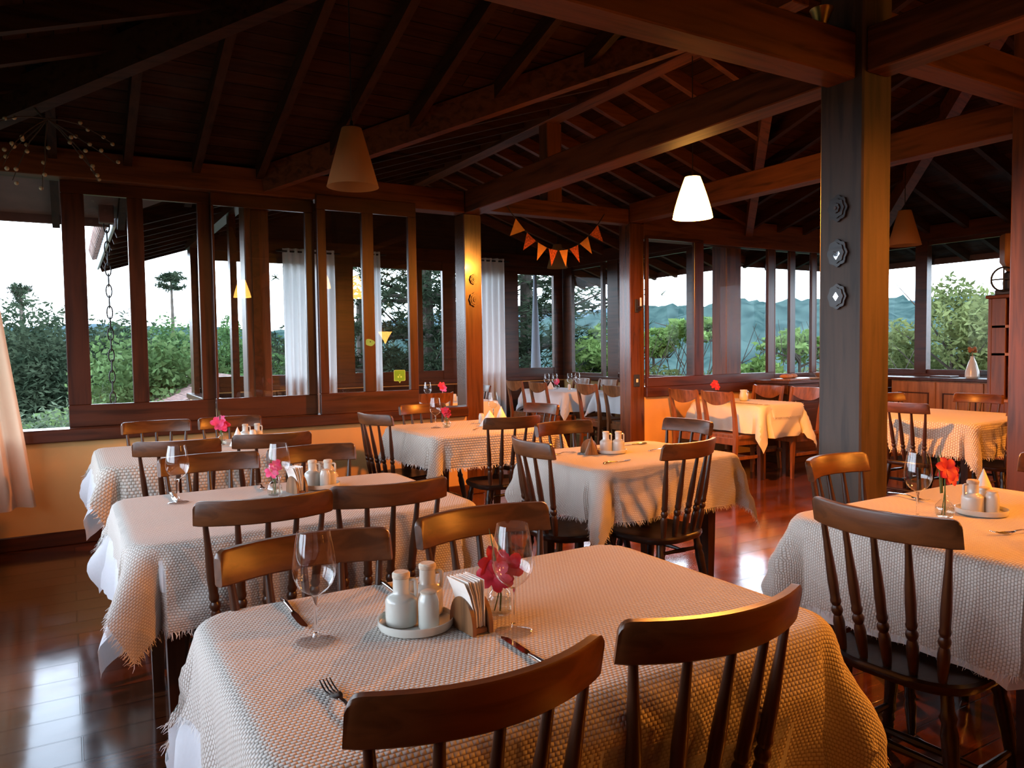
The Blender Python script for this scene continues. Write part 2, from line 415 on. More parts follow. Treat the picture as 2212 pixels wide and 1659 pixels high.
# ---------------------------------------------------------------- lights of the room (the lamps themselves are built further down)
LAMP_ON = [(4.15, 4.28, 2.33, 560), (4.36, -0.30, 2.33, 240), (4.75, -1.3, 2.33, 150), (2.75, -1.6, 2.33, 10), (3.45, 0.7, 2.33, 120), (7.3, 1.2, 2.33, 280)]  # last one unseen, added to light the edge post and counter table
for i, (x, y, z, p) in enumerate(LAMP_ON):
    ld = bpy.data.lights.new('bulb_light', 'POINT'); ld.energy = p; ld.color = WARM; ld.shadow_soft_size = .035
    lo = bpy.data.objects.new('bulb_light', ld); C.objects.link(lo); lo.location = (x, y, z + .03)

# ---------------------------------------------------------------- the building
XL, XR, YB, YW = -0.9, 9.2, -3.9, 6.2           # main room
AX0, AX1, AY = 1.4, 6.85, 9.95                  # the annex beyond the window wall
RZ, SL, XC, YC = 2.83, .33, 4.15, 1.15          # roof height at the wall line, slope, apex
def struct(name, mb, m, label=None, parent=None):
    o = mb.build(name, m, parent)
    if not parent: o['kind'] = 'structure'
    if label: o['label'] = label
    return o
struct('floor', MB().box(XL - .15, XR + .15, YB - .15, YW + .15, -.12, 0).box(AX0 - .1, AX1 + .1, YW + .15, AY + .12, -.12, 0), M_FLOOR, 'glossy dark red-brown plank floor')
# window wall: low plaster walls, sills, plates
struct('wall_back', MB().box(XL, 3.17, YW, YW + .14, 0, .74), M_WALL, 'low cream plaster wall under the long window')
struct('wall_back.001', MB().box(5.31, XR, YW, YW + .14, 0, .82), M_WALL, 'low yellow plaster wall beside the passage')
struct('baseboard_back', MB().cbox(XL, 3.17, YW - .02, YW, 0, .10), SX)
struct('baseboard_back.001', MB().cbox(5.31, XR, YW - .02, YW, 0, .10), SX)
struct('trim_1', MB().cbox(XL, 3.17, YW - .05, YW + .15, .74, .83), SX, 'dark window sill beam')
struct('trim_2', MB().cbox(5.31, XR, YW - .04, YW + .15, .82, .93), SX, 'dark sill beam beside the passage')
struct('trim_3', MB().cbox(XL, 3.17, YW - .03, YW + .15, 2.60, 2.80), WX, 'wall plate beam over the long window')
struct('trim_4', MB().cbox(5.31, XR, YW - .0, YW + .15, 2.50, 2.80), WX, 'wall plate beam over the far windows')
# outer walls that the frame does not show, with window openings
def open_wall(name, x0, x1, y0, y1, z, along, posts, sillmat):
    w = MB().box(x0, x1, y0, y1, 0, z)
    o = struct(name, w, M_WALL)
    s = MB()
    if along == 'Y':
        s.cbox(x0 - .04, x1 + .04, y0, y1, z, z + .06)
        for p, q in posts: s.box(x0 + .02, x1 - .02, p, q, z + .06, 2.62)
        s.box(x0, x1, y0, y1, 2.62, 2.80)
    else:
        s.cbox(x0, x1, y0 - .04, y1 + .04, z, z + .06)
        for p, q in posts: s.box(p, q, y0 + .02, y1 - .02, z + .06, 2.62)
        s.box(x0, x1, y0, y1, 2.62, 2.80)
    f = struct('window_frame', s, sillmat, None, o)
    return o
open_wall('wall_left', XL - .14, XL, YB, YW + .14, .74, 'Y', [(YB, YB + .12), (-2.2, -2.1), (-.4, -.3), (1.3, 1.4), (3.0, 3.1), (4.7, 4.8), (6.0, 6.34)], SY)
open_wall('wall_right', XR, XR + .14, YB, YW + .14, .92, 'Y', [(YB, YB + .12), (.4, .5), (2.0, 2.12), (3.4, 3.52), (4.32, 4.44), (5.45, 5.60), (6.15, 6.34)], SY)
struct('wall_right.001', MB().box(XR, XR + .14, YB, 3.3, .98, 2.62), M_DARKWALL)
struct('wall_left.001', MB().box(XL - .14, XL, YB, .9, .80, 2.62), M_DARKWALL)
struct('wall_front', MB().box(XL - .14, XR + .14, YB - .14, YB, 0, 2.8), M_DARKWALL)
# annex walls
open_wall('wall_annex_left', AX0 - .1, AX0, YW + .35, AY + .1, .80, 'Y', [(YW + .15, YW + .35), (7.30, 7.40), (8.6, 8.66), (9.80, 10.05)], SY)
open_wall('wall_annex_right', AX1, AX1 + .1, YW + .35, AY + .1, .86, 'Y', [(7.04, 7.2), (8.60, 8.84), (8.95, 9.0), (9.75, 10.05)], SY)
open_wall('wall_annex_back', AX0, AX1, AY, AY + .1, .86, 'X', [(1.40, 1.55), (3.08, 3.40), (4.74, 4.95), (5.75, 6.02), (6.68, 6.85)], SX)
gb = MB().prism([(AX0, 2.80), (AX1, 2.80), (XC, 3.70)], .08, Matrix(((1, 0, 0, 0), (0, 0, 1, AY + .01), (0, 1, 0, 0), (0, 0, 0, 1))))
struct('wall_annex_gable', gb, M_DARKWALL)
struct('wall_annex_back_boarding', MB().box(AX0 + .02, AX1 - .02, AY - .02, AY - .001, 0, .84), M_DARKWALL)

# posts
def pillar(name, x0, x1, y0, y1, z0, z1, m, label):
    return struct(name, MB().cbox(x0, x1, y0, y1, z0, z1, .008), m, label)
pillar('pillar', 3.17, 3.355, YW, YW + .19, 0, 2.60, LITZ, 'orange-lit wooden post at the end of the long window, two carved rosettes on it')
pillar('pillar', 5.117, 5.313, YW, YW + .18, 0, 2.66, LITZ, 'wooden post on the far side of the passage, candle sconce on it')
pillar('pillar', 3.17, 3.385, 2.18, 2.41, 0, 3.72, OLD, 'thick weathered post standing in the dining room, mirrored ornaments on its side')
pillar('pillar', 5.10, 5.33, 2.24, 2.49, 0, 3.7, WZ, 'thick wooden post at the edge of the room by the shelf hutch')
pillar('pillar', 6.69, 6.94, YW + .15, YW + .38, 0, 2.8, WZ, 'square outer post at the annex corner between the far windows')
pillar('pillar', 1.265, 1.46, YW + .16, YW + .35, 0, 2.8, WZ, 'wide brown post behind the long window at the annex corner')
# tie beams
def cbeam(mb, m, label): return struct('ceiling_beam', mb, m, label)
cbeam(MB().cbox(3.18, 3.345, 2.41, YW + .10, 2.60, 2.80), WY, 'long dark tie beam from the passage post to the weathered post')
cbeam(MB().cbox(3.345, 5.12, YW + .01, YW + .15, 2.645, 2.80), WX, 'orange beam over the passage with bunting under it')
cbeam(MB().cbox(5.13, 5.28, 2.40, YW + .02, 2.66, 2.86), WY, 'beam running behind the weathered post to the far passage post')
cbeam(MB().cbox(XL, 3.172, 2.22, 2.37, 2.58, 2.79), WX, 'high beam ending at the weathered post')
cbeam(MB().cbox(3.385, 5.102, 2.22, 2.37, 2.745, 2.94), WX, 'beam between the two thick posts')
cbeam(MB().cbox(5.33, XR, 2.26, 2.40, 2.70, 2.88), WX, 'beam from the edge post to the outer wall')
cbeam(MB().cbox(3.19, 3.345, YB, 2.18, 2.60, 2.80), WY, 'tie beam behind the weathered post')
cbeam(MB().cbox(5.14, 5.29, YB, 2.24, 2.66, 2.86), WY, 'tie beam behind the edge post')
cbeam(MB().cbox(4.10, 4.27, YW + .005, YW + .155, 2.80, 3.56), WZ, 'short king post over the passage beam')
cbeam(MB().cbox(4.07, 4.23, 3.30, 10.9, 3.55, 3.73), WY, 'dark ridge beam over the passage')
# hip and valley rafters
def zN(y): return RZ + SL * (YW - y)
def diag(x0, y0, x1, y1, drop, w, h, label, m=None):
    za = RZ + SL * (YW - y0) if True else 0
    zb = RZ + SL * (YW - y1)
    return cbeam(MB().beam((x0, y0, za - drop), (x1, y1, zb - drop), w, h), m or WX, label)
diag(XL, YW, XC, YC, .16, .10, .20, 'long dark hip rafter over the front tables', DKX)
diag(XR, YW, XC, YC, .16, .10, .20, 'hip rafter over the counter corner')
diag(AX0, YW, XC, 3.45, .11, .08, .20, 'wide orange-lit valley rafter')
diag(AX1 + .05, YW, XC, 3.45, .11, .08, .20, 'valley rafter behind the lit lamp')
# rafters, each a beam
RW, RH = .055, .12
def rafter(p, q, m): 
    mb = MB().beam(p, q, RW, RH); o = mb.build('ceiling_beam', m); o['kind'] = 'structure'
k = -1
while True:                                                     # slope over the window wall
    x = -.50 + .465 * (k + 1); k += 1
    if x > XR - .2: break
    t0 = -1.0 if (x < AX0 - 1 or x > AX1 + 1) else None
    ta = min(x - AX0, AX1 + .05 - x)
    t0 = max(-1.0, ta) if ta > -1.0 else -1.0
    t1 = min(x - XL, XR - x, YW - YC)
    if t1 - t0 > .15:
        y0, y1 = YW - t0, YW - t1
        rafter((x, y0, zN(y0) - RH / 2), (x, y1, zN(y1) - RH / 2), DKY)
for k in range(17):                                             # annex and cross roof, both slopes
    y = 10.8 - .465 * k
    if y < 3.6: break
    t = YW - y
    xs = max(AX0 + t, AX0 - 1.0)
    za = RZ + SL * (xs - AX0); zb = RZ + SL * (XC - AX0)
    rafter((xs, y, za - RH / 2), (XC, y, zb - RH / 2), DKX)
    xs2 = 2 * XC - xs
    rafter((XC, y, zb - RH / 2), (xs2, y, za - RH / 2), WX)  # lamp-lit slope gets the lighter beam wood, the other slope the darkened copy
for k in range(20):                                             # slopes on the side walls
    y = 5.9 - .465 * k
    if y < -3.4: break
    t = (XC - XL) - abs(y - YC)
    if t < .1: continue
    rafter((XL - .9, y, RZ - .9 * SL - RH / 2), (XL + t, y, RZ + SL * t - RH / 2), DKX)
    rafter((XR + .9, y, RZ - .9 * SL - RH / 2), (XR - t, y, RZ + SL * t - RH / 2), DKX)
# roof skin
def skin(name, pts, m, label=None):
    n = len(pts)
    vs = list(pts) + [(x, y, z + .035) for x, y, z in pts]
    mb = MB().add(vs, [tuple(range(n)), tuple(reversed(range(n, 2 * n)))] + [(i, n + i, n + (i + 1) % n, (i + 1) % n) for i in range(n)])
    return struct(name, mb, m, label)
OV = 1.0; ze = RZ - SL * OV; zr = RZ + SL * (XC - AX0); za_ = RZ + SL * (XC - XL)
AP = (XC, YC, za_); VR = (XC, YW - (XC - AX0), zr)
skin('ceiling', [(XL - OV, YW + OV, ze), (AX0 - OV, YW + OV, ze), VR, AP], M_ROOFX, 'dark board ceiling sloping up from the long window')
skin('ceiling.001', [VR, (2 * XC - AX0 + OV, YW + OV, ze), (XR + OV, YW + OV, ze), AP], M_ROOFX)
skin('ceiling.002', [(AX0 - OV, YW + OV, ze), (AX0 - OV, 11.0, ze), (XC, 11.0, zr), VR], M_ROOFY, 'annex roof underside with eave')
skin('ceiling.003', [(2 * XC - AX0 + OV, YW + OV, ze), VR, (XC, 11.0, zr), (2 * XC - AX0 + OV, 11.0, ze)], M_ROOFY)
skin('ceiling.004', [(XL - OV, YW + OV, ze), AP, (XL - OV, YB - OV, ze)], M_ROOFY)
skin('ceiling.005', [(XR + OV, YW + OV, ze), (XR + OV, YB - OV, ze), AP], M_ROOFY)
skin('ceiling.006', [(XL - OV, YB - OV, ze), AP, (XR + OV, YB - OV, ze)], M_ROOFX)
# eave boards
struct('trim_5', MB().cbox(AX0 - OV - .03, AX0 - OV, YW + OV + .05, 11.0, ze - .07, ze + .07), M_WHITE, 'white fascia board on the annex eave')
struct('trim_6', MB().cbox(XL - OV, AX0 - OV - .05, YW + OV, YW + OV + .03, ze - .08, ze + .06), M_BROWNPAINT, 'dark fascia board of the main eave')
struct('trim_7', MB().cbox(2 * XC - AX0 + OV, XR + OV, YW + OV, YW + OV + .03, ze - .08, ze + .06), M_BROWNPAINT)
struct('trim_8', MB().cbox(XR + OV, XR + OV + .03, YB - OV, YW + OV, ze - .08, ze + .06), M_BROWNPAINT)
struct('trim_9', MB().cbox(2 * XC - AX0 + OV, 2 * XC - AX0 + OV + .03, YW + OV, 11.0, ze - .08, ze + .06), M_BROWNPAINT)
mb = MB()
for k in range(18):
    mb.tube([(AX0 - OV - .10, 7.35 + k * .205, ze + .10), (AX0 - OV + .5, 7.35 + k * .205, ze + .10 + .6 * SL)], .075, 8)
o = struct('trim_10', mb, M_TILE, 'row of clay roof tiles along the annex eave'); 
mb = MB()
for k in range(7):
    x = AX0 - .85 + k * .2
    mb.cbox(x, x + .03, YW + OV + .1, 10.9, RZ + SL * (x - AX0) - .035, RZ + SL * (x - AX0) - .005)
struct('trim_11', mb, M_WHITE, 'pale battens under the annex eave')

skin('trim_12', [(XL - OV + .02, YW + OV - .01, ze - .012), (AX0 - OV - .02, YW + OV - .01, ze - .012), (AX0 - OV + .8, YW + .16, RZ - SL * .16 - .012), (XL - OV + .02, YW + .16, RZ - SL * .16 - .012)], M_BROWNPAINT, 'brown painted soffit over the open window end')
# window sashes
wi = [0]
def sash(x0, x1, y0, y1, z0, z1, stiles, rb, rt, label, gm=None):
    wi[0] += 1
    g = MB().box(x0 + .02, x1 - .02, (y0 + y1) / 2 - .002, (y0 + y1) / 2 + .002, z0 + rb - .01, z1 - rt + .01)
    w = thing('window_%d' % wi[0], label, None, kind='structure')
    MB().cbox(x0, x1, y0, y1, z0, z0 + rb, .004).build('bottom_rail', SX, w)
    MB().cbox(x0, x1, y0, y1, z1 - rt, z1, .004).build('top_rail', SX, w)
    for a, b in stiles: MB().cbox(a, b, y0 - .001, y1 + .001, z0 + rb, z1 - rt, .004).build('stile', SZ, w)
    g.build('glass_pane', M_GLASS if x0 < 3 else M_GLASS2, w)
    return w
sash(0.0, 1.0, YW + .08, YW + .12, .83, 2.60, [(0.0, .146), (.422, .529), (.905, 1.0)], .16, .09, 'two-pane sliding sash at the open end of the long window')
sash(1.0, 1.80, YW + .04, YW + .08, .83, 2.60, [(1.0, 1.02), (1.724, 1.80)], .165, .10, 'middle sliding sash of the long window')
sash(1.80, 2.68, YW - .045, YW - .005, .83, 2.64, [(1.80, 1.875), (2.18, 2.285), (2.60, 2.68)], .175, .12, 'orange-lit sliding sash with green stickers on its glass')
sash(5.314, 6.14, YW - .04, YW, .93, 2.53, [(5.315, 5.345), (6.0, 6.14)], .10, .03, 'sliding sash beside the passage post')
sash(6.14, 7.38, YW + .03, YW + .07, .93, 2.53, [(6.14, 6.16), (7.264, 7.38)], .10, .03, 'wide pane behind the yellow-lit table')
sash(7.38, 8.14, YW + .03, YW + .07, .93, 2.53, [(7.38, 7.40), (7.653, 7.755), (8.06, 8.14)], .08, .03, 'narrow panes above the buffet cabinet')
sash(8.14, 9.2, YW + .03, YW + .07, .93, 2.53, [(8.14, 8.16), (8.6, 8.7), (9.1, 9.2)], .08, .03, 'panes at the room corner')
def side_glass(x, ya, yb, z0, z1, label):
    wi[0] += 1
    w = thing('window_%d' % wi[0], label, None, kind='structure')
    f = MB().box(x - .02, x + .02, ya, yb, z0, z0 + .05).box(x - .02, x + .02, ya, yb, z1 - .05, z1)
    f.build('window_frame', SY, w)
    MB().box(x - .002, x + .002, ya, yb, z0 + .05, z1 - .05).build('glass_pane', M_GLASS2, w)
for ya, yb in ((3.52, 4.32), (4.44, 5.45), (5.60, 6.15)): side_glass(XR + .07, ya, yb, .98, 2.62, 'side wall pane above the counter')
for ya, yb in ((6.58, 7.04), (7.2, 8.6), (9.0, 9.75)): side_glass(AX1 + .05, ya, yb, .92, 2.62, 'annex side pane')
for xa, xb in ((3.40, 4.74), (6.02, 6.68)):
    wi[0] += 1
    w = thing('window_%d' % wi[0], 'annex back window pane', None, kind='structure')
    MB().box(xa, xb, AY + .03, AY + .07, .92, 1.05).box(xa, xb, AY + .03, AY + .07, 2.50, 2.62).build('window_frame', SX, w)
    if xb - xa > 1: MB().box(4.33, 4.42, AY + .025, AY + .075, 1.05, 2.50).build('stile', SZ, w)
    MB().box(xa, xb, AY + .048, AY + .052, 1.05, 2.50).build('glass_pane', M_GLASS2, w)
for (xa, xb) in ((1.55, 3.08), (4.95, 5.75)):
    wi[0] += 1
    w = thing('window_%d' % wi[0], 'curtained annex back window', None, kind='structure')
    MB().box(xa, xb, AY + .03, AY + .07, .92, 1.05).box(xa, xb, AY + .03, AY + .07, 2.50, 2.62).build('window_frame', SX, w)
    MB().box(xa, xb, AY + .048, AY + .052, 1.05, 2.50).build('glass_pane', M_GLASS2, w)

# ---------------------------------------------------------------- chairs
def turned(p, q, prof, seg=10):
    """a turned stick from p to q, prof = [(t, radius)]"""
    p = Vector(p); q = Vector(q)
    return MB().tube([p.lerp(q, t) for t, r in prof], [r for t, r in prof], seg)
SPIN_PROF = [(0, .0105), (.05, .0130), (.14, .0155), (.22, .0165), (.26, .0140), (.275, .0115), (.295, .0155), (.315, .0172), (.335, .0155), (.352, .0115), (.37, .0150), (.39, .0162), (.41, .0140), (.45, .0142), (.55, .0150), (.68, .0132), (.85, .0100), (1, .0085)]
LEG_PROF = [(0, .012), (.04, .015), (.14, .017), (.22, .020), (.26, .016), (.29, .021), (.33, .016), (.37, .021), (.42, .018), (.60, .021), (.74, .023), (.80, .018), (.84, .023), (.88, .017), (1, .016)]
STR_PROF = [(0, .008), (.2, .011), (.45, .013), (.5, .0155), (.55, .013), (.8, .011), (1, .008)]
def crest_arc(u):                     # u in -1..1 -> local x, y of the crest's centre line
    return u * .208, -.264 + .062 * u * u
def crest_mesh():
    mb = MB(); n = 22; vs = []; US = [-1, -.985, -.96, -.93, -.90] + [-.8 + 1.6 * i / 12 for i in range(13)] + [.90, .93, .96, .985, 1]
    for i in range(n + 1):
        u = US[i]
        x, y = crest_arc(u)
        dx, dy = .208, .124 * u
        l = math.hypot(dx, dy); nx, ny = -dy / l, dx / l
        e = max(0, abs(u) - .91) / .09
        zt = .908 - .017 * (1 - math.sqrt(max(0, 1 - e * e))); zb = .828 + .002 * e
        t = .0115; c = .004
        for (o, z) in ((-t + c, zb), (t - c, zb), (t, zb + c), (t, zt - c * 1.6), (t - c, zt), (-t + c, zt), (-t, zt - c * 1.6), (-t, zb + c)):
            vs.append((x + nx * o, y + ny * o - (z - .87) * .22, z))
    fs = []
    for i in range(n):
        for k in range(8):
            j = (k + 1) % 8
            fs.append((i * 8 + k, i * 8 + j, (i + 1) * 8 + j, (i + 1) * 8 + k))
    fs.append(tuple(range(8))); fs.append(tuple(reversed(range(n * 8, n * 8 + 8))))
    mb.add(vs, [tuple(reversed(f)) for f in fs], True)
    mb.sm[-1] = mb.sm[-2] = False
    return mb
def seat_mesh():
    """rounded saddle seat"""
    mb = MB(); out = []
    for i in range(40):
        a = 2 * PI * i / 40
        ca, sa = math.cos(a), math.sin(a)
        e = 2 / 3.2
        w = .212 + .008 * sa
        out.append((w * math.copysign(abs(ca) ** e, ca), .205 * math.copysign(abs(sa) ** e, sa)))
    rings = [(.86, .415), (.97, .418), (1.0, .430), (1.0, .442), (.97, .450), (.90, .4505), (.6, .443), (.25, .441)]
    vs = []
    for k, z in rings:
        for x, y in out: vs.append((x * k, y * k, z))
    n = 40; fs = []
    for r in range(len(rings) - 1):
        for i in range(n):
            j = (i + 1) % n
            fs.append((r * n + i, r * n + j, (r + 1) * n + j, (r + 1) * n + i))
    mb.add(vs, fs, True)
    mb.f.append(tuple(reversed(range(n)))); mb.sm.append(False)
    mb.f.append(tuple((len(rings) - 1) * n + i for i in range(n))); mb.sm.append(True)
    return mb
def make_spindle_chair():
    t = thing('spindle_chair', 'x', 'chair')
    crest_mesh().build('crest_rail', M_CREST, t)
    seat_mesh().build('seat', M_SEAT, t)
    for u in (-.86, -.43, 0, .43, .86):
        x, y = crest_arc(u)
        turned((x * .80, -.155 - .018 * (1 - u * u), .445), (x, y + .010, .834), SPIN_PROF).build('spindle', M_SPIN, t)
    feet = {}
    for sx in (-1, 1):
        for sy in (-1, 1):
            a = Vector((sx * .205, sy * .195, 0)); b = Vector((sx * .145, sy * .140, .42))
            feet[(sx, sy)] = (a, b)
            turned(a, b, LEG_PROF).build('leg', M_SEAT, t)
    def at(k, z):
        a, b = feet[k]; return a.lerp(b, z / .42)
    mids = []
    for sx in (-1, 1):
        p, q = at((sx, -1), .17), at((sx, 1), .17)
        turned(p, q, STR_PROF, 8).build('stretcher', M_SEAT, t); mids.append(p.lerp(q, .5))
    turned(mids[0], mids[1], STR_PROF, 8).build('stretcher', M_SEAT, t)
    turned(at((-1, -1), .22), at((1, -1), .22), STR_PROF, 8).build('stretcher', M_SEAT, t)
    return t
def make_lyre_chair():
    t = thing('dining_chair', 'x', 'chair')
    for sx in (-1, 1):
        pts = [(sx * .185, -.235, 0), (sx * .185, -.205, .25), (sx * .185, -.195, .45), (sx * .19, -.215, .65), (sx * .195, -.265, .90)]
        mb = MB()
        for k in range(len(pts) - 1): pass
        vs = []
        for (x, y, z), w in zip(pts, (.030, .036, .040, .034, .028)):
            for a, b in ((-1, -1), (1, -1), (1, 1), (-1, 1)): vs.append((x + a * w / 2, y + b * w / 2, z))
        fs = [(3, 2, 1, 0), (16, 17, 18, 19)]
        for l in range(4):
            for i in range(4):
                j = (i + 1) % 4
                fs.append((l * 4 + i, l * 4 + j, l * 4 + 4 + j, l * 4 + 4 + i))
        mb.add(vs, fs).build('back_post', M_LYRE, t)
        vs = []
        for z, w, y in ((0, .026, .205), (.2, .032, .2), (.44, .040, .19)):
            for a, b in ((-1, -1), (1, -1), (1, 1), (-1, 1)): vs.append((sx * .185 + a * w / 2, y + b * w / 2, z))
        fs = [(3, 2, 1, 0), (8, 9, 10, 11)]
        for l in range(2):
            for i in range(4):
                j = (i + 1) % 4
                fs.append((l * 4 + i, l * 4 + j, l * 4 + 4 + j, l * 4 + 4 + i))
        MB().add(vs, fs).build('leg', M_LYRE, t)
        MB().beam((sx * .185, -.19, .24), (sx * .185, .19, .24), .018, .03).build('stretcher', M_LYRE, t)
    # scooped top panel, curved in plan
    n = 14; vs = []
    for i in range(n + 1):
        u = -1 + 2 * i / n
        x = u * .205; y = -.292 + .035 * u * u
        zt = .905 - .006 * u * u + (.012 if abs(u) > .9 else 0); zb = .765 + .075 * u * u
        for o, z in ((-.011, zb), (.011, zb), (.011, zt), (-.011, zt)): vs.append((x, y + o - (z - .85) * .22, z))
    fs = [(0, 1, 2, 3), (n * 4 + 3, n * 4 + 2, n * 4 + 1, n * 4)]
    for i in range(n):
        for k in range(4):
            j = (k + 1) % 4
            fs.append((i * 4 + j, i * 4 + k, (i + 1) * 4 + k, (i + 1) * 4 + j))
    MB().add(vs, fs).build('back_panel', M_LYRE, t)
    MB().prism([(-.205, -.175), (.205, -.175), (.215, .15), (.19, .215), (-.19, .215), (-.215, .15)], .03, Matrix.Translation((0, 0, .435))).build('seat', M_LYRE, t)
    MB().box(-.17, .17, .175, .195, .37, .435).box(-.17, .17, -.19, -.172, .37, .435).box(-.195, -.177, -.17, .17, .37, .435).box(.177, .195, -.17, .17, .37, .435).build('apron', M_LYRE, t)
    MB().beam((-.185, 0, .24), (.185, 0, .24), .018, .03).build('stretcher', M_LYRE, t)
    return t
SPC = Kind(make_spindle_chair()); LYC = Kind(make_lyre_chair())
CHAIRS = []                             # (x, y, facing) of every chair, for the cloths that hang onto the seats
FACE = {'N': 0, 'S': PI, 'E': -PI / 2, 'W': PI / 2}
def chair(kind, x, y, face, label, group=None, turn=0):
    """x, y: middle of the crest rail; face: the way the sitter looks"""
    a = FACE[face] + math.radians(turn)
    d = Vector((-math.sin(a), math.cos(a)))
    off = .212
    p = Vector((x, y)) + d * off
    CHAIRS.append((p.x, p.y, a))
    return kind.put((p.x, p.y, 0), a, label, group)
S = 'spindle chairs with curved crest rails around the woven-cloth tables'
L_ = 'scoop-backed chairs around the plain white tables'
chair(SPC, .509, .946, 'N', 'spindle-back chair nearest of all, its wide curved rail before the fork and knife', S)
chair(SPC, .98, .955, 'N', 'spindle-back chair beside the nearest one, on the camera side of the front table', S, -3)
chair(SPC, .485, 1.80, 'S', 'spindle-back chair on the window side of the front table, behind its dark knife', S)
chair(SPC, .995, 1.84, 'S', 'spindle-back chair behind the red flower and glass of the front table', S)
chair(SPC, .525, 2.43, 'N', 'spindle-back chair at the second window table, rail below the lone glass', S, -3)
chair(SPC, .945, 2.44, 'N', 'spindle-back chair at the second window table, rail below its napkin holder and cruets', S, -4)
chair(SPC, .53, 3.53, 'S', 'spindle-back chair behind the left wine glass of the second window table', S)
chair(SPC, .99, 3.55, 'S', 'spindle-back chair behind the two cruets of the second window table', S)
chair(SPC, .48, 4.24, 'N', 'spindle-back chair before the far window-side table, at its curtain end', S, -8)
chair(SPC, .97, 4.27, 'N', 'spindle-back chair before the far window-side table, below its cruets', S, -6)
chair(SPC, .50, 5.50, 'S', 'spindle-back chair against the wall under the window, nearer the curtain', S)
chair(SPC, .97, 5.52, 'S', 'spindle-back chair against the wall under the window, behind the pink flower', S)
chair(SPC, 1.88, 5.12, 'E', 'spindle-back chair seen edge-on beside the orange wall, at the corner table end', S, 14)
chair(SPC, 2.52, 5.72, 'S', 'spindle-back chair between the wall and the table with the white napkins', S)
chair(SPC, 3.30, 5.12, 'W', 'spindle-back chair at the passage end of the table by the rosette post', S, 8)
chair(SPC, 2.54, 4.30, 'N', 'spindle-back chair on the open side of the table by the rosette post', S, -4)
chair(SPC, 1.97, 3.15, 'E', 'spindle-back chair at the window end of the middle table', S, -5)
chair(SPC, 2.60, 3.78, 'S', 'spindle-back chair behind the brown napkins of the middle table', S)
chair(SPC, 3.27, 3.42, 'W', 'spindle-back chair at the post end of the middle table, light on its rail', S)
chair(SPC, 2.56, 2.66, 'N', 'spindle-back chair turned out before the middle table, dark seat and legs showing', S, 11)
chair(SPC, 1.93, 1.26, 'E', 'spindle-back chair with pale rail at the end of the orange-lit table', S, 4)
chair(SPC, 2.66, 1.93, 'S', 'spindle-back chair with a bright orange rail beside the weathered post', S, 5)
chair(SPC, 3.36, 1.38, 'W', 'spindle-back chair with a dark rail behind the cone napkin', S)
chair(SPC, 5.50, 3.43, 'E', 'spindle-back chair on the near end of the table by the counter, legs showing', S)
chair(SPC, 6.42, 4.12, 'S', 'spindle-back chair half behind the weathered post, at the counter table', S)
chair(SPC, 6.85, 3.58, 'W', 'spindle-back chair on the counter side of the counter table', S)
chair(SPC, 5.98, 2.80, 'N', 'dark spindle-back chair beside the edge post at the counter table', S)
chair(LYC, 5.63, 5.42, 'E', 'scoop-backed chair at the yellow-lit table, nearer of its pair', L_)
chair(LYC, 5.63, 5.90, 'E', 'scoop-backed chair at the yellow-lit table, by the yellow wall', L_)
chair(LYC, 6.72, 5.28, 'W', 'scoop-backed chair with a gleaming rail before the buffet drawers', L_)
chair(LYC, 6.72, 5.80, 'W', 'scoop-backed chair behind the white jug on the yellow-lit table', L_)
chair(LYC, 5.42, 8.42, 'E', 'scoop-backed chair at the annex corner table, nearer of the curtain side pair', L_)
chair(LYC, 5.42, 9.02, 'E', 'scoop-backed chair at the annex corner table, beside the curtain', L_)
chair(LYC, 6.50, 8.42, 'W', 'scoop-backed chair on the pane side of the annex corner table', L_)
chair(LYC, 6.50, 9.05, 'W', 'scoop-backed chair in the annex corner behind the glasses', L_)
chair(LYC, 5.62, 7.05, 'E', 'scoop-backed chair beside the passage post with white cloth behind it', L_)
chair(LYC, 5.62, 7.60, 'E', 'scoop-backed chair mostly hidden behind the passage post', L_)
chair(LYC, 3.30, 7.22, 'N', 'scoop-backed chair with daylight on its rail, seen through the open sash', L_)
chair(SPC, 4.42, 8.20, 'W', 'spindle-back chair at the annex table seen through the open sash', S)

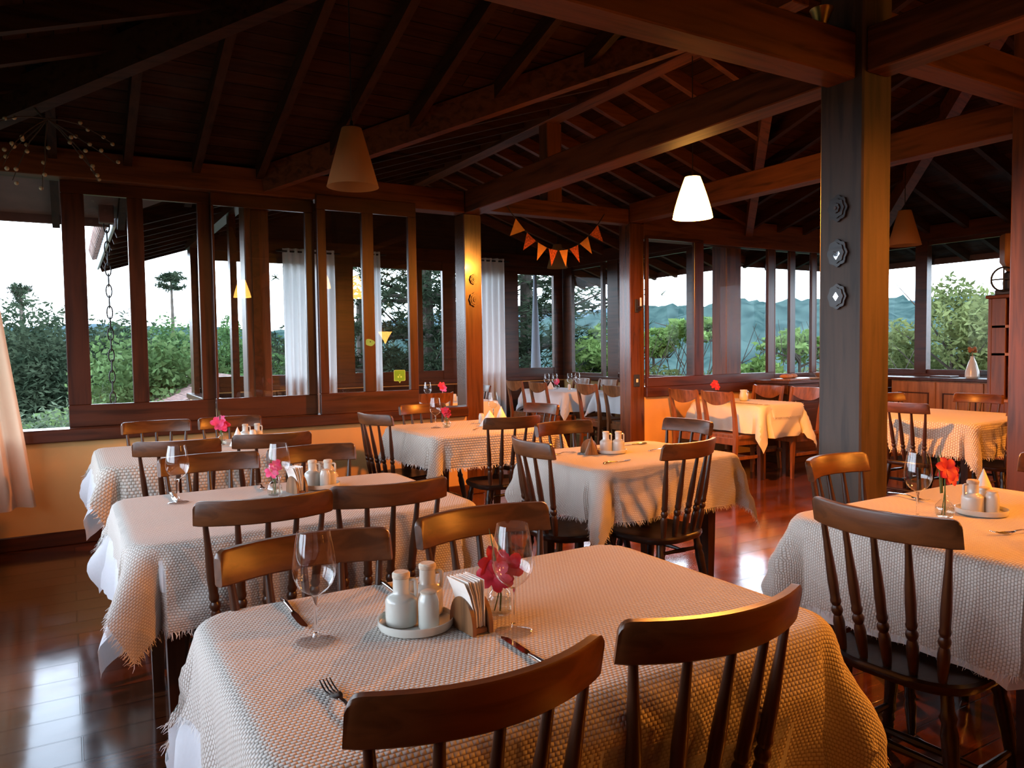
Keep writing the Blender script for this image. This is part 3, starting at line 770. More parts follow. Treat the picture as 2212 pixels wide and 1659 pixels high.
# ---------------------------------------------------------------- tables and cloths
def fold_noise(s, seed): return noise.noise(Vector((s * 5.2, seed * 3.1, .3))) + .5 * noise.noise(Vector((s * 12, seed * 1.7, 4)))
def cloth(name, label, cat, R, ztop, ox, oy, m, seed, step, group=None, fringe=0, rc=.07, off=0.0, bend=.028, amp=.022, corner=.10, flare=.10):
    X0, X1, Y0, Y1 = R
    def axis(a, b, o):
        n = max(2, int(round((b - a + 2 * o) / step)))
        return [a - o + (b - a + 2 * o) * i / n for i in range(n + 1)]
    us, vs_ = axis(X0, X1, ox), axis(Y0, Y1, oy)
    rc2 = rc + off
    seats = [(x, y, a) for x, y, a in CHAIRS if X0 - .6 < x < X1 + .6 and Y0 - .6 < y < Y1 + .6]
    def pos(u, v):
        cx = min(max(u, X0 + rc), X1 - rc); cy = min(max(v, Y0 + rc), Y1 - rc)
        dx, dy = u - cx, v - cy; dist = math.hypot(dx, dy)
        if dist <= rc: return Vector((u, v, ztop + .0006 * noise.noise(Vector((u * 9, v * 9, seed)))))
        nx, ny = dx / dist, dy / dist
        d = dist - rc; b = bend + off; bl = b * PI / 2
        if d < bl:
            out = b * math.sin(d / b); drop = b * (1 - math.cos(d / b))
        else:
            out = b + (d - bl) * flare; drop = b + (d - bl) * .99
        k = min(1, max(0, d - .03) / .25)
        diag_ = abs(nx * ny) * 2                     # 1 on a corner's diagonal
        if dx and dy:
            th = math.atan2(abs(dy), abs(dx))
            out += k * corner * (math.cos((th - PI / 4) * 4) * .65 + .15)
        s = u * .9 - v * 1.1 + (2 if nx > .5 else 0) + (5 if ny > .5 else 0)
        out += k * amp * fold_noise(s, seed) * 2
        ex, ey = cx + nx * rc, cy + ny * rc
        p = Vector((ex + nx * out, ey + ny * out, ztop - drop))
        for sx, sy, a in seats:
            lx = (p.x - sx) * math.cos(a) + (p.y - sy) * math.sin(a)
            ly = -(p.x - sx) * math.sin(a) + (p.y - sy) * math.cos(a)
            lim = -.125 - max(0, p.z - .45) * .26
            if ly < lim and p.z > .44 and ly > -.5:
                w = min(1, max(0, (.42 - abs(lx)) / .18)); w = w * w * (3 - 2 * w)
                ly2 = ly + (lim - ly) * w
                p.x += -(ly2 - ly) * math.sin(a); p.y += (ly2 - ly) * math.cos(a); ly = ly2
            q = (abs(lx / .235) ** 4 + abs(ly / .225) ** 4) ** .25
            if q < 1.0: p.z = max(p.z, .460 + off)
            elif q < 1.45: p.z = max(p.z, .460 + off - (q - 1) / .45 * .44)
        p.z = max(p.z, .012)
        return p
    nu, nv = len(us), len(vs_)
    mb = MB(); mb.uv = []
    P = [[pos(u, v) for v in vs_] for u in us]
    for i in range(nu):
        for j in range(nv):
            mb.v.append(tuple(P[i][j])); mb.uv.append((us[i], vs_[j]))
    for i in range(nu - 1):
        for j in range(nv - 1):
            mb.f.append((i * nv + j, (i + 1) * nv + j, (i + 1) * nv + j + 1, i * nv + j + 1)); mb.sm.append(True)
    o = mb.build(name, m, label=label, category=cat, group=group)
    if fringe:
        rnd = random.Random(seed * 7 + 1)
        fb = MB(); seq = []
        for i in range(nu): seq.append(((us[i], vs_[0]), (us[i], vs_[1])))
        for j in range(nv): seq.append(((us[-1], vs_[j]), (us[-2], vs_[j])))
        for i in reversed(range(nu)): seq.append(((us[i], vs_[-1]), (us[i], vs_[-2])))
        for j in reversed(range(nv)): seq.append(((us[0], vs_[j]), (us[1], vs_[j])))
        sp = .0035 if fringe == 1 else .010
        for (a, ai), (b, bi) in zip(seq, seq[1:] + seq[:1]):
            pa, pb = pos(*a), pos(*b); da = (pa - pos(*ai)); db = (pb - pos(*bi))
            L = (pb - pa).length; n = max(1, int(L / sp))
            t = (pb - pa).normalized() if L > 1e-6 else Vector((1, 0, 0))
            for q in range(n):
                f = (q + rnd.random()) / n
                p = pa.lerp(pb, f); d = da.lerp(db, f)
                if d.length < 1e-5: continue
                d = d.normalized() + Vector((rnd.gauss(0, .35), rnd.gauss(0, .35), rnd.gauss(-.15, .2))); d.normalize()
                ln = rnd.uniform(.012, .030); w = .0011 if fringe == 1 else .003
                e = p + d * ln
                mid = p + d * ln * .5 + Vector((rnd.gauss(0, .002), rnd.gauss(0, .002), rnd.gauss(0, .001)))
                fb.add([p - t * w, p + t * w, mid + t * w * .9, mid - t * w * .9, e + t * w * .4, e - t * w * .4], [(0, 1, 2, 3), (3, 2, 4, 5)])
        fb.build('fringe', M_FRINGE, o)
    return o
def table(R, label, group=None):
    X0, X1, Y0, Y1 = R; cx, cy = (X0 + X1) / 2, (Y0 + Y1) / 2; w, d = (X1 - X0) / 2 - .004, (Y1 - Y0) / 2 - .004
    t = thing('dining_table', label, 'table', (cx, cy, 0), 0, group)
    MB().cbox(-w, w, -d, d, .728, .757, .01).build('tabletop', M_SPIN, t)
    MB().box(-w + .09, w - .09, -d + .09, -d + .11, .64, .728).box(-w + .09, w - .09, d - .11, d - .09, .64, .728).box(-w + .09, -w + .11, -d + .11, d - .11, .64, .728).box(w - .11, w - .09, -d + .11, d - .11, .64, .728).build('apron', M_SPIN, t)
    for sx in (-1, 1):
        for sy in (-1, 1):
            x, y = sx * (w - .11), sy * (d - .11); vs = []
            for z, q in ((0, .020), (.60, .030), (.727, .032)):
                vs += [(x - q, y - q, z), (x + q, y - q, z), (x + q, y + q, z), (x - q, y + q, z)]
            fs = [(3, 2, 1, 0), (8, 9, 10, 11)]
            for l in range(2):
                for i in range(4):
                    fs.append((l * 4 + i, l * 4 + (i + 1) % 4, l * 4 + 4 + (i + 1) % 4, l * 4 + 4 + i))
            MB().add(vs, fs).build('leg', M_SPIN, t)
    return t
ZT = .772                                       # what stands on a laid table stands at this height
T = {1: (.245, 1.395, 1.03, 1.785), 2: (.16, 1.33, 2.55, 3.42), 3: (.15, 1.30, 4.42, 5.36), 4: (2.12, 3.15, 4.62, 5.52), 5: (2.19, 3.13, 2.88, 3.63),
     6: (2.16, 3.22, .92, 1.74), 7: (5.66, 6.70, 2.98, 3.98), 8: (5.86, 6.46, 5.10, 6.06), 9: (5.66, 6.30, 8.20, 9.30), 10: (3.05, 4.20, 7.42, 8.50), 11: (5.86, 6.50, 6.80, 7.85)}
NM = {1: 'front table', 2: 'second window-side table', 3: 'far window-side table under the window', 4: 'table by the rosette post', 5: 'middle table', 6: 'orange-lit table before the weathered post',
      7: 'table by the counter', 8: 'yellow-lit table beside the passage post', 9: 'annex corner table', 10: 'annex table seen through the open sash', 11: 'annex table behind the passage post'}
for k in T: table(T[k], 'dark wooden %s under its cloth' % NM[k], 'dining tables')
W_ = 'woven fringed tablecloths'; U_ = 'plain white tablecloths'
cloth('tablecloth', 'plain white undercloth hanging below the woven cloth of the front table', 'tablecloth', T[1], .763, .40, .38, M_CLOTH, 1, .02, U_)
cloth('woven_tablecloth', 'ivory basket-weave cloth with frayed edge on the front table', 'tablecloth', T[1], .770, .20, .40, M_WEAVE, 1, .0165, W_, 1, off=.007)
cloth('tablecloth.001', 'bluish white undercloth of the second window-side table, hanging in points at its end', 'tablecloth', T[2], .763, .33, .16, M_CLOTH, 2, .025, U_, corner=.14)
cloth('woven_tablecloth.001', 'ivory woven cloth with frayed edge on the second window-side table', 'tablecloth', T[2], .770, .14, .30, M_WEAVE, 2, .022, W_, 1, off=.007, corner=.14)
cloth('tablecloth.002', 'bluish white undercloth of the far window-side table', 'tablecloth', T[3], .763, .33, .14, M_CLOTH, 3, .035, U_, corner=.13)
cloth('woven_tablecloth.002', 'ivory woven cloth on the far window-side table under the window', 'tablecloth', T[3], .770, .12, .26, M_WEAVE2, 3, .03, W_, 2, off=.007, corner=.13)
cloth('woven_tablecloth.003', 'woven cloth half daylit half orange on the table by the rosette post', 'tablecloth', T[4], .770, .24, .24, M_WEAVE2, 4, .03, W_, 2)
cloth('woven_tablecloth.004', 'woven cloth with long hanging corner on the middle table', 'tablecloth', T[5], .770, .27, .27, M_WEAVE, 5, .022, W_, 1, corner=.09)
cloth('tablecloth.003', 'white undercloth showing at the end of the orange-lit table', 'tablecloth', T[6], .763, .34, .36, M_CLOTH, 6, .03, U_)
cloth('woven_tablecloth.005', 'woven cloth, white at its hanging end and orange on top, before the weathered post', 'tablecloth', T[6], .770, .31, .31, M_WEAVE, 6, .02, W_, 1, off=.007)
cloth('woven_tablecloth.006', 'coarse woven cloth on the table by the counter', 'tablecloth', T[7], .770, .27, .27, M_WEAVE2, 7, .035, W_, 2)
cloth('tablecloth.004', 'long smooth cloth glowing yellow on the table beside the passage post', 'tablecloth', T[8], .763, .30, .34, M_CREAMCLOTH, 8, .035, U_, corner=.12)
cloth('table_runner', 'fringed yellow-lit runner over the smooth cloth beside the passage post', 'runner', (T[8][0] + .10, T[8][1] - .02, T[8][2], T[8][3]), .770, .0, .15, M_CREAMCLOTH, 8, .03, None, 2, rc=.02, off=.012)
cloth('tablecloth.005', 'white cloth on the annex corner table with four wine glasses', 'tablecloth', T[9], .770, .25, .28, M_CLOTH, 9, .04, U_)
cloth('tablecloth.006', 'white cloth on the annex table seen through the open sash', 'tablecloth', T[10], .770, .25, .25, M_CLOTH, 10, .04, U_)
cloth('tablecloth.007', 'white cloth behind the scoop-backed chair at the passage post', 'tablecloth', T[11], .770, .25, .25, M_CLOTH, 11, .04, U_)

# ---------------------------------------------------------------- what stands on the tables
GLASS_PROF = [(.0390, .0015), (.036, .003), (.020, .006), (.008, .0105), (.0046, .018), (.0038, .045), (.0038, .080), (.0055, .092), (.0150, .099), (.0265, .107), (.0360, .119), (.0420, .135), (.0437, .150), (.0425, .168), (.0390, .192), (.0350, .212), (.0325, .226)]
def make_glass():
    t = thing('wine_glass', 'x', 'glass')
    MB().lathe([(.039, .0003)] + GLASS_PROF[:5], 36, cap1=False).build('foot', M_CRYSTAL, t)
    MB().lathe(GLASS_PROF[4:8], 14).build('stem', M_STEMGLASS, t)
    MB().lathe(GLASS_PROF[7:], 36, cap0=False, cap1=False).build('bowl', M_CRYSTAL, t)
    return t
WG = Kind(make_glass()); GW = 'wine glasses on the tables'
def glass(x, y, label): WG.put((x, y, ZT), random.random() * 6, label, GW)
glass(.415, 1.496, 'large empty wine glass between the dark knife and the white tray on the front table')
glass(.779, 1.325, 'large empty wine glass before the red flower on the front table')
glass(.358, 3.19, 'wine glass alone at the window-end of the second table')
glass(.708, 3.02, 'wine glass before the clear vase on the second table')
glass(2.363, 5.13, 'wine glass beside the red flower on the table by the rosette post')
glass(3.02, 5.42, 'wine glass behind the white napkins on the table by the rosette post')
glass(2.425, 1.455, 'wine glass beside the red flower on the orange-lit table')
glass(5.80, 8.85, 'wine glass at the curtain end of the annex corner table, first of four')
glass(5.90, 8.80, 'second wine glass from the curtain on the annex corner table')
glass(6.10, 8.72, 'third wine glass from the curtain on the annex corner table')
glass(6.19, 8.66, 'wine glass of the annex corner table nearest the pane')
glass(3.42, 7.62, 'wine glass at the sash edge of the annex table')
glass(4.00, 7.75, 'wine glass beside the curtain edge on the annex table')

def tray(x, y, label, r=.081):
    t = MB().lathe([(r * .86, 0), (r * .97, .002), (r, .008), (r, .019), (r * .975, .0195), (r * .965, .009), (r * .9, .0055), (r * .3, .005), (.001, .005)], 44, cap1=False)
    return t.build('serving_tray', M_CERAM, None, (x, y, ZT), 0, label, category='tray', group='round white ceramic trays')
def make_cruet():
    t = thing('oil_cruet', 'x', 'cruet')
    MB().lathe([(.030, 0), (.0335, .003), (.0345, .02), (.0345, .052), (.0330, .0575), (.0260, .0635), (.0195, .067), (.0180, .070), (.0178, .098), (.0185, .100)], 28).build('body', M_CERAM, t)
    MB().lathe([(.0188, .1005), (.0192, .103), (.0192, .109), (.016, .113)], 20).build('stopper', M_CORK, t)
    MB().tube([(.0165, 0, .0965), (.0275, 0, .0965), (.0305, 0, .0945), (.0312, 0, .089), (.0312, 0, .072), (.0295, 0, .058)], [.0042, .0042, .0042, .0042, .0042, .005], 8).build('handle', M_CERAM, t)
    return t
def make_shaker():
    t = thing('salt_shaker', 'x', 'shaker')
    MB().lathe([(.020, 0), (.0218, .003), (.0220, .050), (.0215, .058), (.0195, .065), (.0170, .070), (.0165, .074)], 24).build('body', M_CERAM, t)
    MB().lathe([(.0172, .0742), (.0172, .0765), (.012, .079)], 18).build('stopper', M_CORK, t)
    return t
CR = Kind(make_cruet()); SH = Kind(make_shaker())
GC, GS = 'white ceramic oil cruets', 'white ceramic shakers'
TZ = ZT + .0056
tray(.622, 1.468, 'round white tray with cruets on the front table')
CR.put((.594, 1.478, TZ), -.55, 'white cruet with cork and handle, nearer of two on the front tray', GC)
CR.put((.668, 1.508, TZ), -.55, 'white cruet with cork at the back of the front tray', GC)
SH.put((.634, 1.428, TZ), 0, 'short white shaker with brown cap in front on the front tray', GS)
SH.put((.628, 1.528, TZ), 0, 'white shaker half hidden behind the cruets on the front tray', GS)
tray(.925, 3.20, 'white tray with cruets on the second window-side table')
CR.put((.895, 3.215, TZ), -.5, 'white cruet next to the napkin holder on the second window-side table', GC)
CR.put((.955, 3.19, TZ), -.5, 'white cruet on the side of the napkin-free table end, second window-side table', GC)
SH.put((.930, 3.15, TZ), 0, 'white shaker before the cruets of the second window-side table', GS)
tray(1.02, 5.08, 'white tray with cruets on the far window-side table')
CR.put((.985, 5.09, TZ), -.5, 'white cruet beside the cone napkin on the far window-side table', GC)
CR.put((1.06, 5.09, TZ), -.5, 'white cruet at the tray end away from the pink flower, far window-side table', GC)
SH.put((1.02, 5.03, TZ), 0, 'white shaker between the cruets of the far window-side table', GS)
tray(2.60, 3.32, 'white tray with two cruets on the middle table', .085)
CR.put((2.575, 3.335, TZ), -.4, 'white cruet beside the brown napkins on the middle table', GC)
CR.put((2.635, 3.30, TZ), -.4, 'white cruet on the lamp side of the middle table tray', GC)
tray(2.69, 1.388, 'white tray with shakers on the orange-lit table')
CR.put((2.655, 1.40, TZ), 2.6, 'white cruet beside the flower vase on the orange-lit table', GC)
SH.put((2.690, 1.355, TZ), 0, 'short white shaker in front on the orange-lit table tray', GS)
SH.put((2.735, 1.405, TZ), 0, 'white shaker under the cone napkin on the orange-lit table', GS)
SH.put((2.80, 5.22, ZT), 0, 'lone white shaker on the table by the rosette post', GS)
SH.put((6.02, 8.62, ZT), 0, 'white shaker on the annex corner table', GS)
SH.put((3.72, 7.70, ZT), 0, 'white shaker nearer the flower on the annex table seen through the open sash', GS)
SH.put((3.78, 7.68, ZT), 0, 'white shaker nearer the curtain on the annex table seen through the open sash', GS)

def half_disc(r, h, n=14): return [(-r, 0)] + [(-r * math.cos(PI * k / n), .014 + (h - .014) * math.sin(PI * k / n)) for k in range(n + 1)] + [(r, 0)]
def make_holder():
    t = thing('napkin_holder', 'x', 'napkin holder')
    for s in (-1, 1):                                   # upright boards, normals along local x
        M = Matrix(((0, 0, 1, s * .0205 - .0045), (1, 0, 0, 0), (0, 1, 0, 0), (0, 0, 0, 1)))
        MB().prism(half_disc(.046, .072), .009, M).build('side_board', M_HOLD, t)
    MB().cbox(-.016, .016, -.040, .040, 0, .012, .002).build('base', M_HOLD, t)
    return t
HO = Kind(make_holder())
def napkins(x, y, rz, n, z, lab, grp):
    for k in range(n):
        o = k / (n - 1) - .5; lean = o * .10
        vs = []; 
        for zz in (0, .035, .07, .098):
            xx = o * .022 + (zz / .092) ** 2 * (lean * .22 - .012)
            yy = .034 + .002 * math.sin(k * 2.3)
            vs += [(xx - .0011, -yy - .003 * zz / .09, zz + .003 * math.sin(k * 1.7) * (zz > .09)), (xx + .0011, -yy, zz), (xx + .0011, yy, zz), (xx - .0011, yy, zz)]
        fs = [(3, 2, 1, 0), (12, 13, 14, 15)]
        for l in range(3):
            for i in range(4): fs.append((l * 4 + i, l * 4 + (i + 1) % 4, l * 4 + 4 + (i + 1) % 4, l * 4 + 4 + i))
        MB().add(vs, fs).build('paper_napkin', M_PAPER, None, (x, y, z), rz, lab, category='napkin', group=grp)
HO.put((.714, 1.390, ZT), .08, 'wooden half-round napkin holder beside the white tray on the front table', 'wooden napkin holders')
napkins(.714, 1.390, .08, 7, ZT + .0125, 'folded paper napkin standing in the wooden holder of the front table', 'napkins in the front holder')
HO.put((.805, 3.13, ZT), .25, 'wooden half-round napkin holder beside the vase on the second window-side table', 'wooden napkin holders')
napkins(.805, 3.13, .25, 6, ZT + .0125, 'folded paper napkin standing in the holder of the second window-side table', 'napkins in the second holder')
HO.put((2.505, 3.40, ZT), .9, 'wooden napkin holder behind the tray on the middle table', 'wooden napkin holders')
def cone(x, y, z, lab, r=.05, h=.11, rz=0, m=None):
    mb = MB(); n = 16; vs = []
    for k in range(n):
        a = 2 * PI * k / n; w = 1 + .16 * math.sin(a * 3)
        vs.append((r * w * math.cos(a), r * .75 * w * math.sin(a), 0)); 
    for k in range(n):
        a = 2 * PI * k / n; vs.append((r * .5 * math.cos(a), r * .38 * math.sin(a), h * .55))
    vs.append((0, 0, h))
    fs = [tuple(reversed(range(n)))] + [(k, (k + 1) % n, n + (k + 1) % n, n + k) for k in range(n)] + [(n + k, n + (k + 1) % n, 2 * n) for k in range(n)]
    mb.add(vs, fs)
    mb.build('folded_napkin', m or M_PAPER, None, (x, y, z), rz, lab, category='napkin', group='napkins folded upright')
cone(.905, 4.92, ZT, 'white napkin folded to a cone beside the pink flower vase', .045, .12)
cone(2.80, 1.44, ZT, 'cream napkin folded to a tall point behind the tray on the orange-lit table', .06, .14)
cone(2.765, 5.02, ZT, 'white napkin peak, nearer of two on the table by the rosette post', .075, .12)
cone(2.90, 5.08, ZT, 'pale napkin peak behind the other one on the table by the rosette post', .075, .14, 1)
cone(5.95, 8.98, ZT, 'white napkin folded upright between the glasses of the annex corner table', .06, .11)
cone(3.60, 7.62, ZT, 'white napkin folded upright on the annex table seen through the open sash', .06, .11)
cone(2.47, 3.33, ZT, 'brownish napkin standing in front of the holder on the middle table', .045, .10, .5, M_HOLD)

def make_vase():
    t = thing('flower_vase', 'x', 'vase')
    MB().lathe([(.020, .0006), (.026, .003), (.0305, .013), (.0315, .026), (.028, .041), (.019, .053), (.0115, .060), (.0105, .068), (.0125, .074)], 26, cap1=False).build('bottle', M_CRYSTAL, t)
    MB().lathe([(.018, .004), (.0255, .006), (.0290, .014), (.0298, .025), (.0288, .031)], 24).build('water', M_WATER, t)
    return t
VA = Kind(make_vase())
def flower(x, y, zc, r, m, lab, stalk=True, n=6, seed=1):
    """stem with open petals; stem foot stands in the vase"""
    rnd = random.Random(seed)
    t = thing('flower', lab, 'flower', (x, y, ZT + .006), 0, 'single cut flowers in the vases')
    h = zc - ZT - .006
    MB().tube([(0, 0, 0), (.004, .002, h * .4), (-.002, .0, h * .75), (0, 0, h)], [.0022, .0022, .002, .002], 7).build('stem', M_STEM, t)
    MB().tube([(-.012, .004, .002), (-.003, .002, h * .4), (.0, 0, h * .6)], [.0016] * 3, 6).build('stem', M_STEM, t)
    for b in range(3):
        c = Vector((rnd.uniform(-.6, .6) * r, rnd.uniform(-.6, .6) * r, h + (b - 1) * r * .35))
        ax = Vector((-.45 + rnd.uniform(-.5, .5), -.8 + rnd.uniform(-.3, .3), .35 + rnd.uniform(-.3, .35))).normalized()
        s = ax.orthogonal().normalized(); u = ax.cross(s)
        for k in range(n):
            a = 2 * PI * k / n + rnd.uniform(-.2, .2)
            d = (s * math.cos(a) + u * math.sin(a)); e = ax.cross(d)
            rr = r * rnd.uniform(.75, 1.1); vs = []
            for q, w, up in ((0, .06, 0), (.35, .30, .16), (.7, .34, .22), (.92, .20, .16), (1, .03, .1)):
                for sd, bow in ((-1, .06), (0, 0), (1, .06)):
                    vs.append(c + d * rr * q + e * rr * w * sd + ax * rr * (up + bow))
            fs = []
            for l in range(4):
                for i in range(2):
                    fs.append((l * 3 + i, l * 3 + i + 1, l * 3 + 4 + i, l * 3 + 3 + i))
            MB().add(vs, fs, True).build('petal', m, t)
    if stalk:
        mb = MB()
        for k in range(4):
            b = Vector((.004 * k - .006, .012, h * .5)); tp = Vector((rnd.uniform(-.02, .015), .02, h + .05 + rnd.uniform(0, .05)))
            mb.tube([b, b.lerp(tp, .5) + Vector((.004, 0, 0)), tp], [.0016, .0022, .0005], 5)
        mb.build('leaf_sprig', M_STEM, t)
    return t
for i, (x, y, zc, r, m, vl, fl, st) in enumerate((
        (.808, 1.432, .868, .042, M_RED, 'small round glass vase with water behind the glass on the front table', 'red flower with a green sprig on the front table', True),
        (.712, 3.12, .885, .030, M_PINK, 'clear glass vase between glass and napkin holder on the second window-side table', 'pink-red flower seen through the glass on the second window-side table', True),
        (.826, 5.02, .905, .050, M_PINK, 'glass vase on the far window-side table under the window', 'bright pink flower with sprigs on the far window-side table', True),
        (2.44, 5.10, .885, .036, M_RED, 'small glass vase at the wall end of the table by the rosette post', 'red flower beside the wine glass on the table by the rosette post', True),
        (2.532, 1.425, .925, .042, M_RED, 'small glass vase with stems in water on the orange-lit table', 'dark red flower over the glass vase on the orange-lit table', True),
        (6.00, 8.88, .88, .04, M_PINK, 'glass vase among the glasses of the annex corner table', 'pink flower on the annex corner table', False),
        (3.70, 7.80, .93, .05, M_PINK, 'glass vase on the annex table seen through the open sash', 'pink flower on the annex table seen through the open sash', False),
        (6.02, 5.86, .93, .045, M_RED, 'glass vase behind the chairs of the yellow-lit table', 'red flower behind the chairs of the yellow-lit table', False))):
    VA.put((x, y, ZT), 0, vl, 'glass flower vases'); flower(x, y, zc, r, m, fl, st, seed=i + 3)

def make_fork():
    t = thing('fork', 'x', 'fork')                        # tines towards +y
    mb = MB()
    for k in range(4):
        x = (k - 1.5) * .0062
        mb.tube([(x * .9, .042, .0045), (x, .060, .0035), (x, .078, .006), (x * .97, .094, .011)], [.0022, .0020, .0018, .0011], 6)
    vs = []
    for y, w, z in ((.012, .0035, .006), (.022, .007, .0045), (.032, .0108, .004), (.046, .0115, .0042)):
        for sx in (-1, 1): vs += [(sx * w, y, z), (sx * w, y, z + .0016)]
    fs = []
    for l in range(3):
        a = l * 4
        fs += [(a, a + 2, a + 6, a + 4), (a + 1, a + 5, a + 7, a + 3), (a, a + 4, a + 5, a + 1), (a + 2, a + 3, a + 7, a + 6)]
    mb.add(vs, fs, True)
    mb.build('tines', M_STEEL, t)
    vs = []
    for y, w, z in ((.014, .0034, .006), (-.01, .003, .009), (-.05, .005, .006), (-.085, .0085, .002), (-.097, .0080, .001), (-.101, .004, .001)):
        for sx in (-1, 1): vs += [(sx * w, y, z), (sx * w, y, z + .0025)]
    fs = [(0, 1, 3, 2)]
    for l in range(5):
        a = l * 4
        fs += [(a, a + 2, a + 6, a + 4), (a + 1, a + 5, a + 7, a + 3), (a, a + 4, a + 5, a + 1), (a + 2, a + 3, a + 7, a + 6)]
    MB().add(vs, fs, True).build('handle', M_STEEL, t)
    return t
def make_knife():
    t = thing('table_knife', 'x', 'knife')                # blade towards +y
    MB().prism([(-.0045, 0), (.0045, 0), (.0085, .02), (.0095, .07), (.0075, .098), (.0, .112), (-.0055, .104), (-.0065, .02)], .0016, Matrix.Translation((0, 0, .0012))).build('blade', M_STEEL, t)
    MB().tube([(0, .004, .003), (0, -.02, .0042), (0, -.06, .0048), (0, -.095, .0045), (0, -.102, .003)], [.0035, .0042, .0058, .0055, .002], 10).build('handle', M_STEEL, t)
    return t
FK = Kind(make_fork()); KN = Kind(make_knife()); GF, GK = 'steel forks', 'steel table knives'
def fork(x, y, deg, lab): FK.put((x, y, ZT), math.radians(deg), lab, GF)
def knife(x, y, deg, lab): KN.put((x, y, ZT), math.radians(deg), lab, GK)
knife(.418, 1.69, 180, 'dark knife at the window edge of the front table behind the glass')
knife(.742, 1.20, 0, 'steel knife pointing at the glass foot, half under the nearest chair rail')
knife(.664, 1.70, 180, 'knife mostly hidden behind the tray of the front table')
fork(.374, 1.195, 2, 'steel fork before the rail of the nearest chair on the front table')
knife(.352, 3.32, 180, 'knife beside the lone glass of the second window-side table')
fork(.706, 3.34, 175, 'fork behind the vase on the second window-side table')
fork(1.15, 5.18, 160, 'fork beside the cruets on the far window-side table')
fork(2.60, 4.86, -60, 'fork at the front edge of the table by the rosette post')
knife(2.40, 3.02, -80, 'knife along the near edge of the middle table')
fork(2.34, 3.42, 100, 'fork at the window end of the middle table')
fork(2.90, 3.22, -100, 'fork at the post end of the middle table')
knife(2.90, 3.50, 80, 'knife on the far side of the middle table')
knife(2.39, 1.63, 15, 'bright knife across the corner of the orange-lit table')
fork(2.74, 1.68, 165, 'fork behind the wine glass on the orange-lit table')
fork(2.50, 1.18, 70, 'fork at the front of the orange-lit table')
jug = thing('milk_jug', 'small white jug on the yellow-lit table', 'jug', (6.18, 5.62, ZT))
MB().lathe([(.035, 0), (.045, .01), (.046, .05), (.038, .08), (.035, .10), (.040, .115), (.037, .115), (.032, .10), (.03, .02), (.001, .012)], 22, cap1=False).build('body', M_CERAM, jug)
MB().tube([(.034, 0, .10), (.065, 0, .095), (.068, 0, .06), (.044, 0, .035)], .006, 8).build('handle', M_CERAM, jug)

# ---------------------------------------------------------------- hanging lamps
def lamp(x, y, z, top, lit, lab, group='cone pendant lamps', rb=.150, rt=.058, h=.335):
    t = thing('pendant_lamp', lab, 'lamp', (x, y, z), 0, group)
    prof = [(rb, 0), (rb * .985, .006)] + [(rb + (rt - rb) * k / 10, h * k / 10) for k in range(1, 11)]
    if lit: prof = [(rb, 0)] + [(rt + (rb - rt) * (1 - (k / 10) ** 1.25), h * .92 * k / 10) for k in range(1, 11)]
    MB().lathe(prof, 36, cap0=False, cap1=False).build('lamp_shade', M_LIT if lit else M_SHADE, t)
    H = prof[-1][1]
    MB().lathe([(rt, H), (rt * .9, H + .006), (.012, H + .008), (.009, H + .04), (.003, H + .05)], 18, cap0=False).build('cap', M_BLACK if not lit else M_BRASS, t)
    MB().tube([(0, 0, H + .045), (0, 0, top - z)], .004, 6).build('cord', M_BLACK, t)
    return t
lamp(1.47, 4.28, 2.31, 3.44, False, 'unlit cream cone lamp hanging before the long window')
lamp(4.15, 4.28, 2.335, 3.55, True, 'glowing cone lamp hanging under the ridge beam')
lamp(6.10, 9.0, 2.50, 3.05, False, 'unlit cone lamp over the annex corner table below the bunting')
lamp(7.06, 4.40, 2.31, 3.40, False, 'unlit cone lamp above the counter table behind the weathered post')
for x, y, z, p in LAMP_ON[1:]:
    lamp(x, y, z + .005, 3.2, True, 'lit cone lamp hanging in the part of the room behind the camera')

ws = thing('wall_sconce', 'lit cone sconce pointing down on the wall behind the camera', 'lamp', (6.2, YB + .001, 1.50))
MB().lathe([(.006, 0), (.05, .09), (.10, .18), (.155, .27)], 24, (0, .16, 0), cap0=True, cap1=False).build('lamp_shade', M_LIT, ws)
MB().cbox(-.05, .05, 0, .012, .02, .16, .003).tube([(0, .01, .08), (0, .13, .06)], .008, 6).build('bracket', M_BLACK, ws)
# ---------------------------------------------------------------- curtains
def curtain(name, lab, p, q, ztop, zbot, m, amp=.03, waves=7, flare=0, rings=True, n=70, rows=14, seed=1):
    p = Vector((p[0], p[1], 0)); q = Vector((q[0], q[1], 0)); d = (q - p); L = d.length; d.normalize(); nn = Vector((-d.y, d.x, 0))
    vs = []
    for r in range(rows + 1):
        tt = r / rows; z = ztop + (zbot - ztop) * tt
        for i in range(n + 1):
            f = i / n
            w = math.sin(f * waves * 2 * PI + .6 * noise.noise(Vector((f * 4, tt * 1.5, seed)))) * amp * (.75 + .5 * tt) + .02 * noise.noise(Vector((f * 9, tt * 2, seed + 4)))
            vs.append(p + d * (L * f + flare * tt * (f)) + nn * w + Vector((0, 0, z + (.01 * math.sin(f * 9) if r == rows else 0))))
    fs = [(r * (n + 1) + i, r * (n + 1) + i + 1, (r + 1) * (n + 1) + i + 1, (r + 1) * (n + 1) + i) for r in range(rows) for i in range(n)]
    t = thing(name, lab, 'curtain')
    MB().add(vs, fs, True).build('drape', m, t)
    if rings:
        MB().tube([p - d * .08 + Vector((0, 0, ztop - .04)), q + d * .08 + Vector((0, 0, ztop - .04))], .012, 8).build('rod', M_BLACK, t)
    return t
curtain('curtain', 'sheer white curtain on a dark rod in the annex, seen through the middle sash', (2.42, AY - .12), (3.10, AY - .12), 2.68, .10, M_CURT, seed=1)
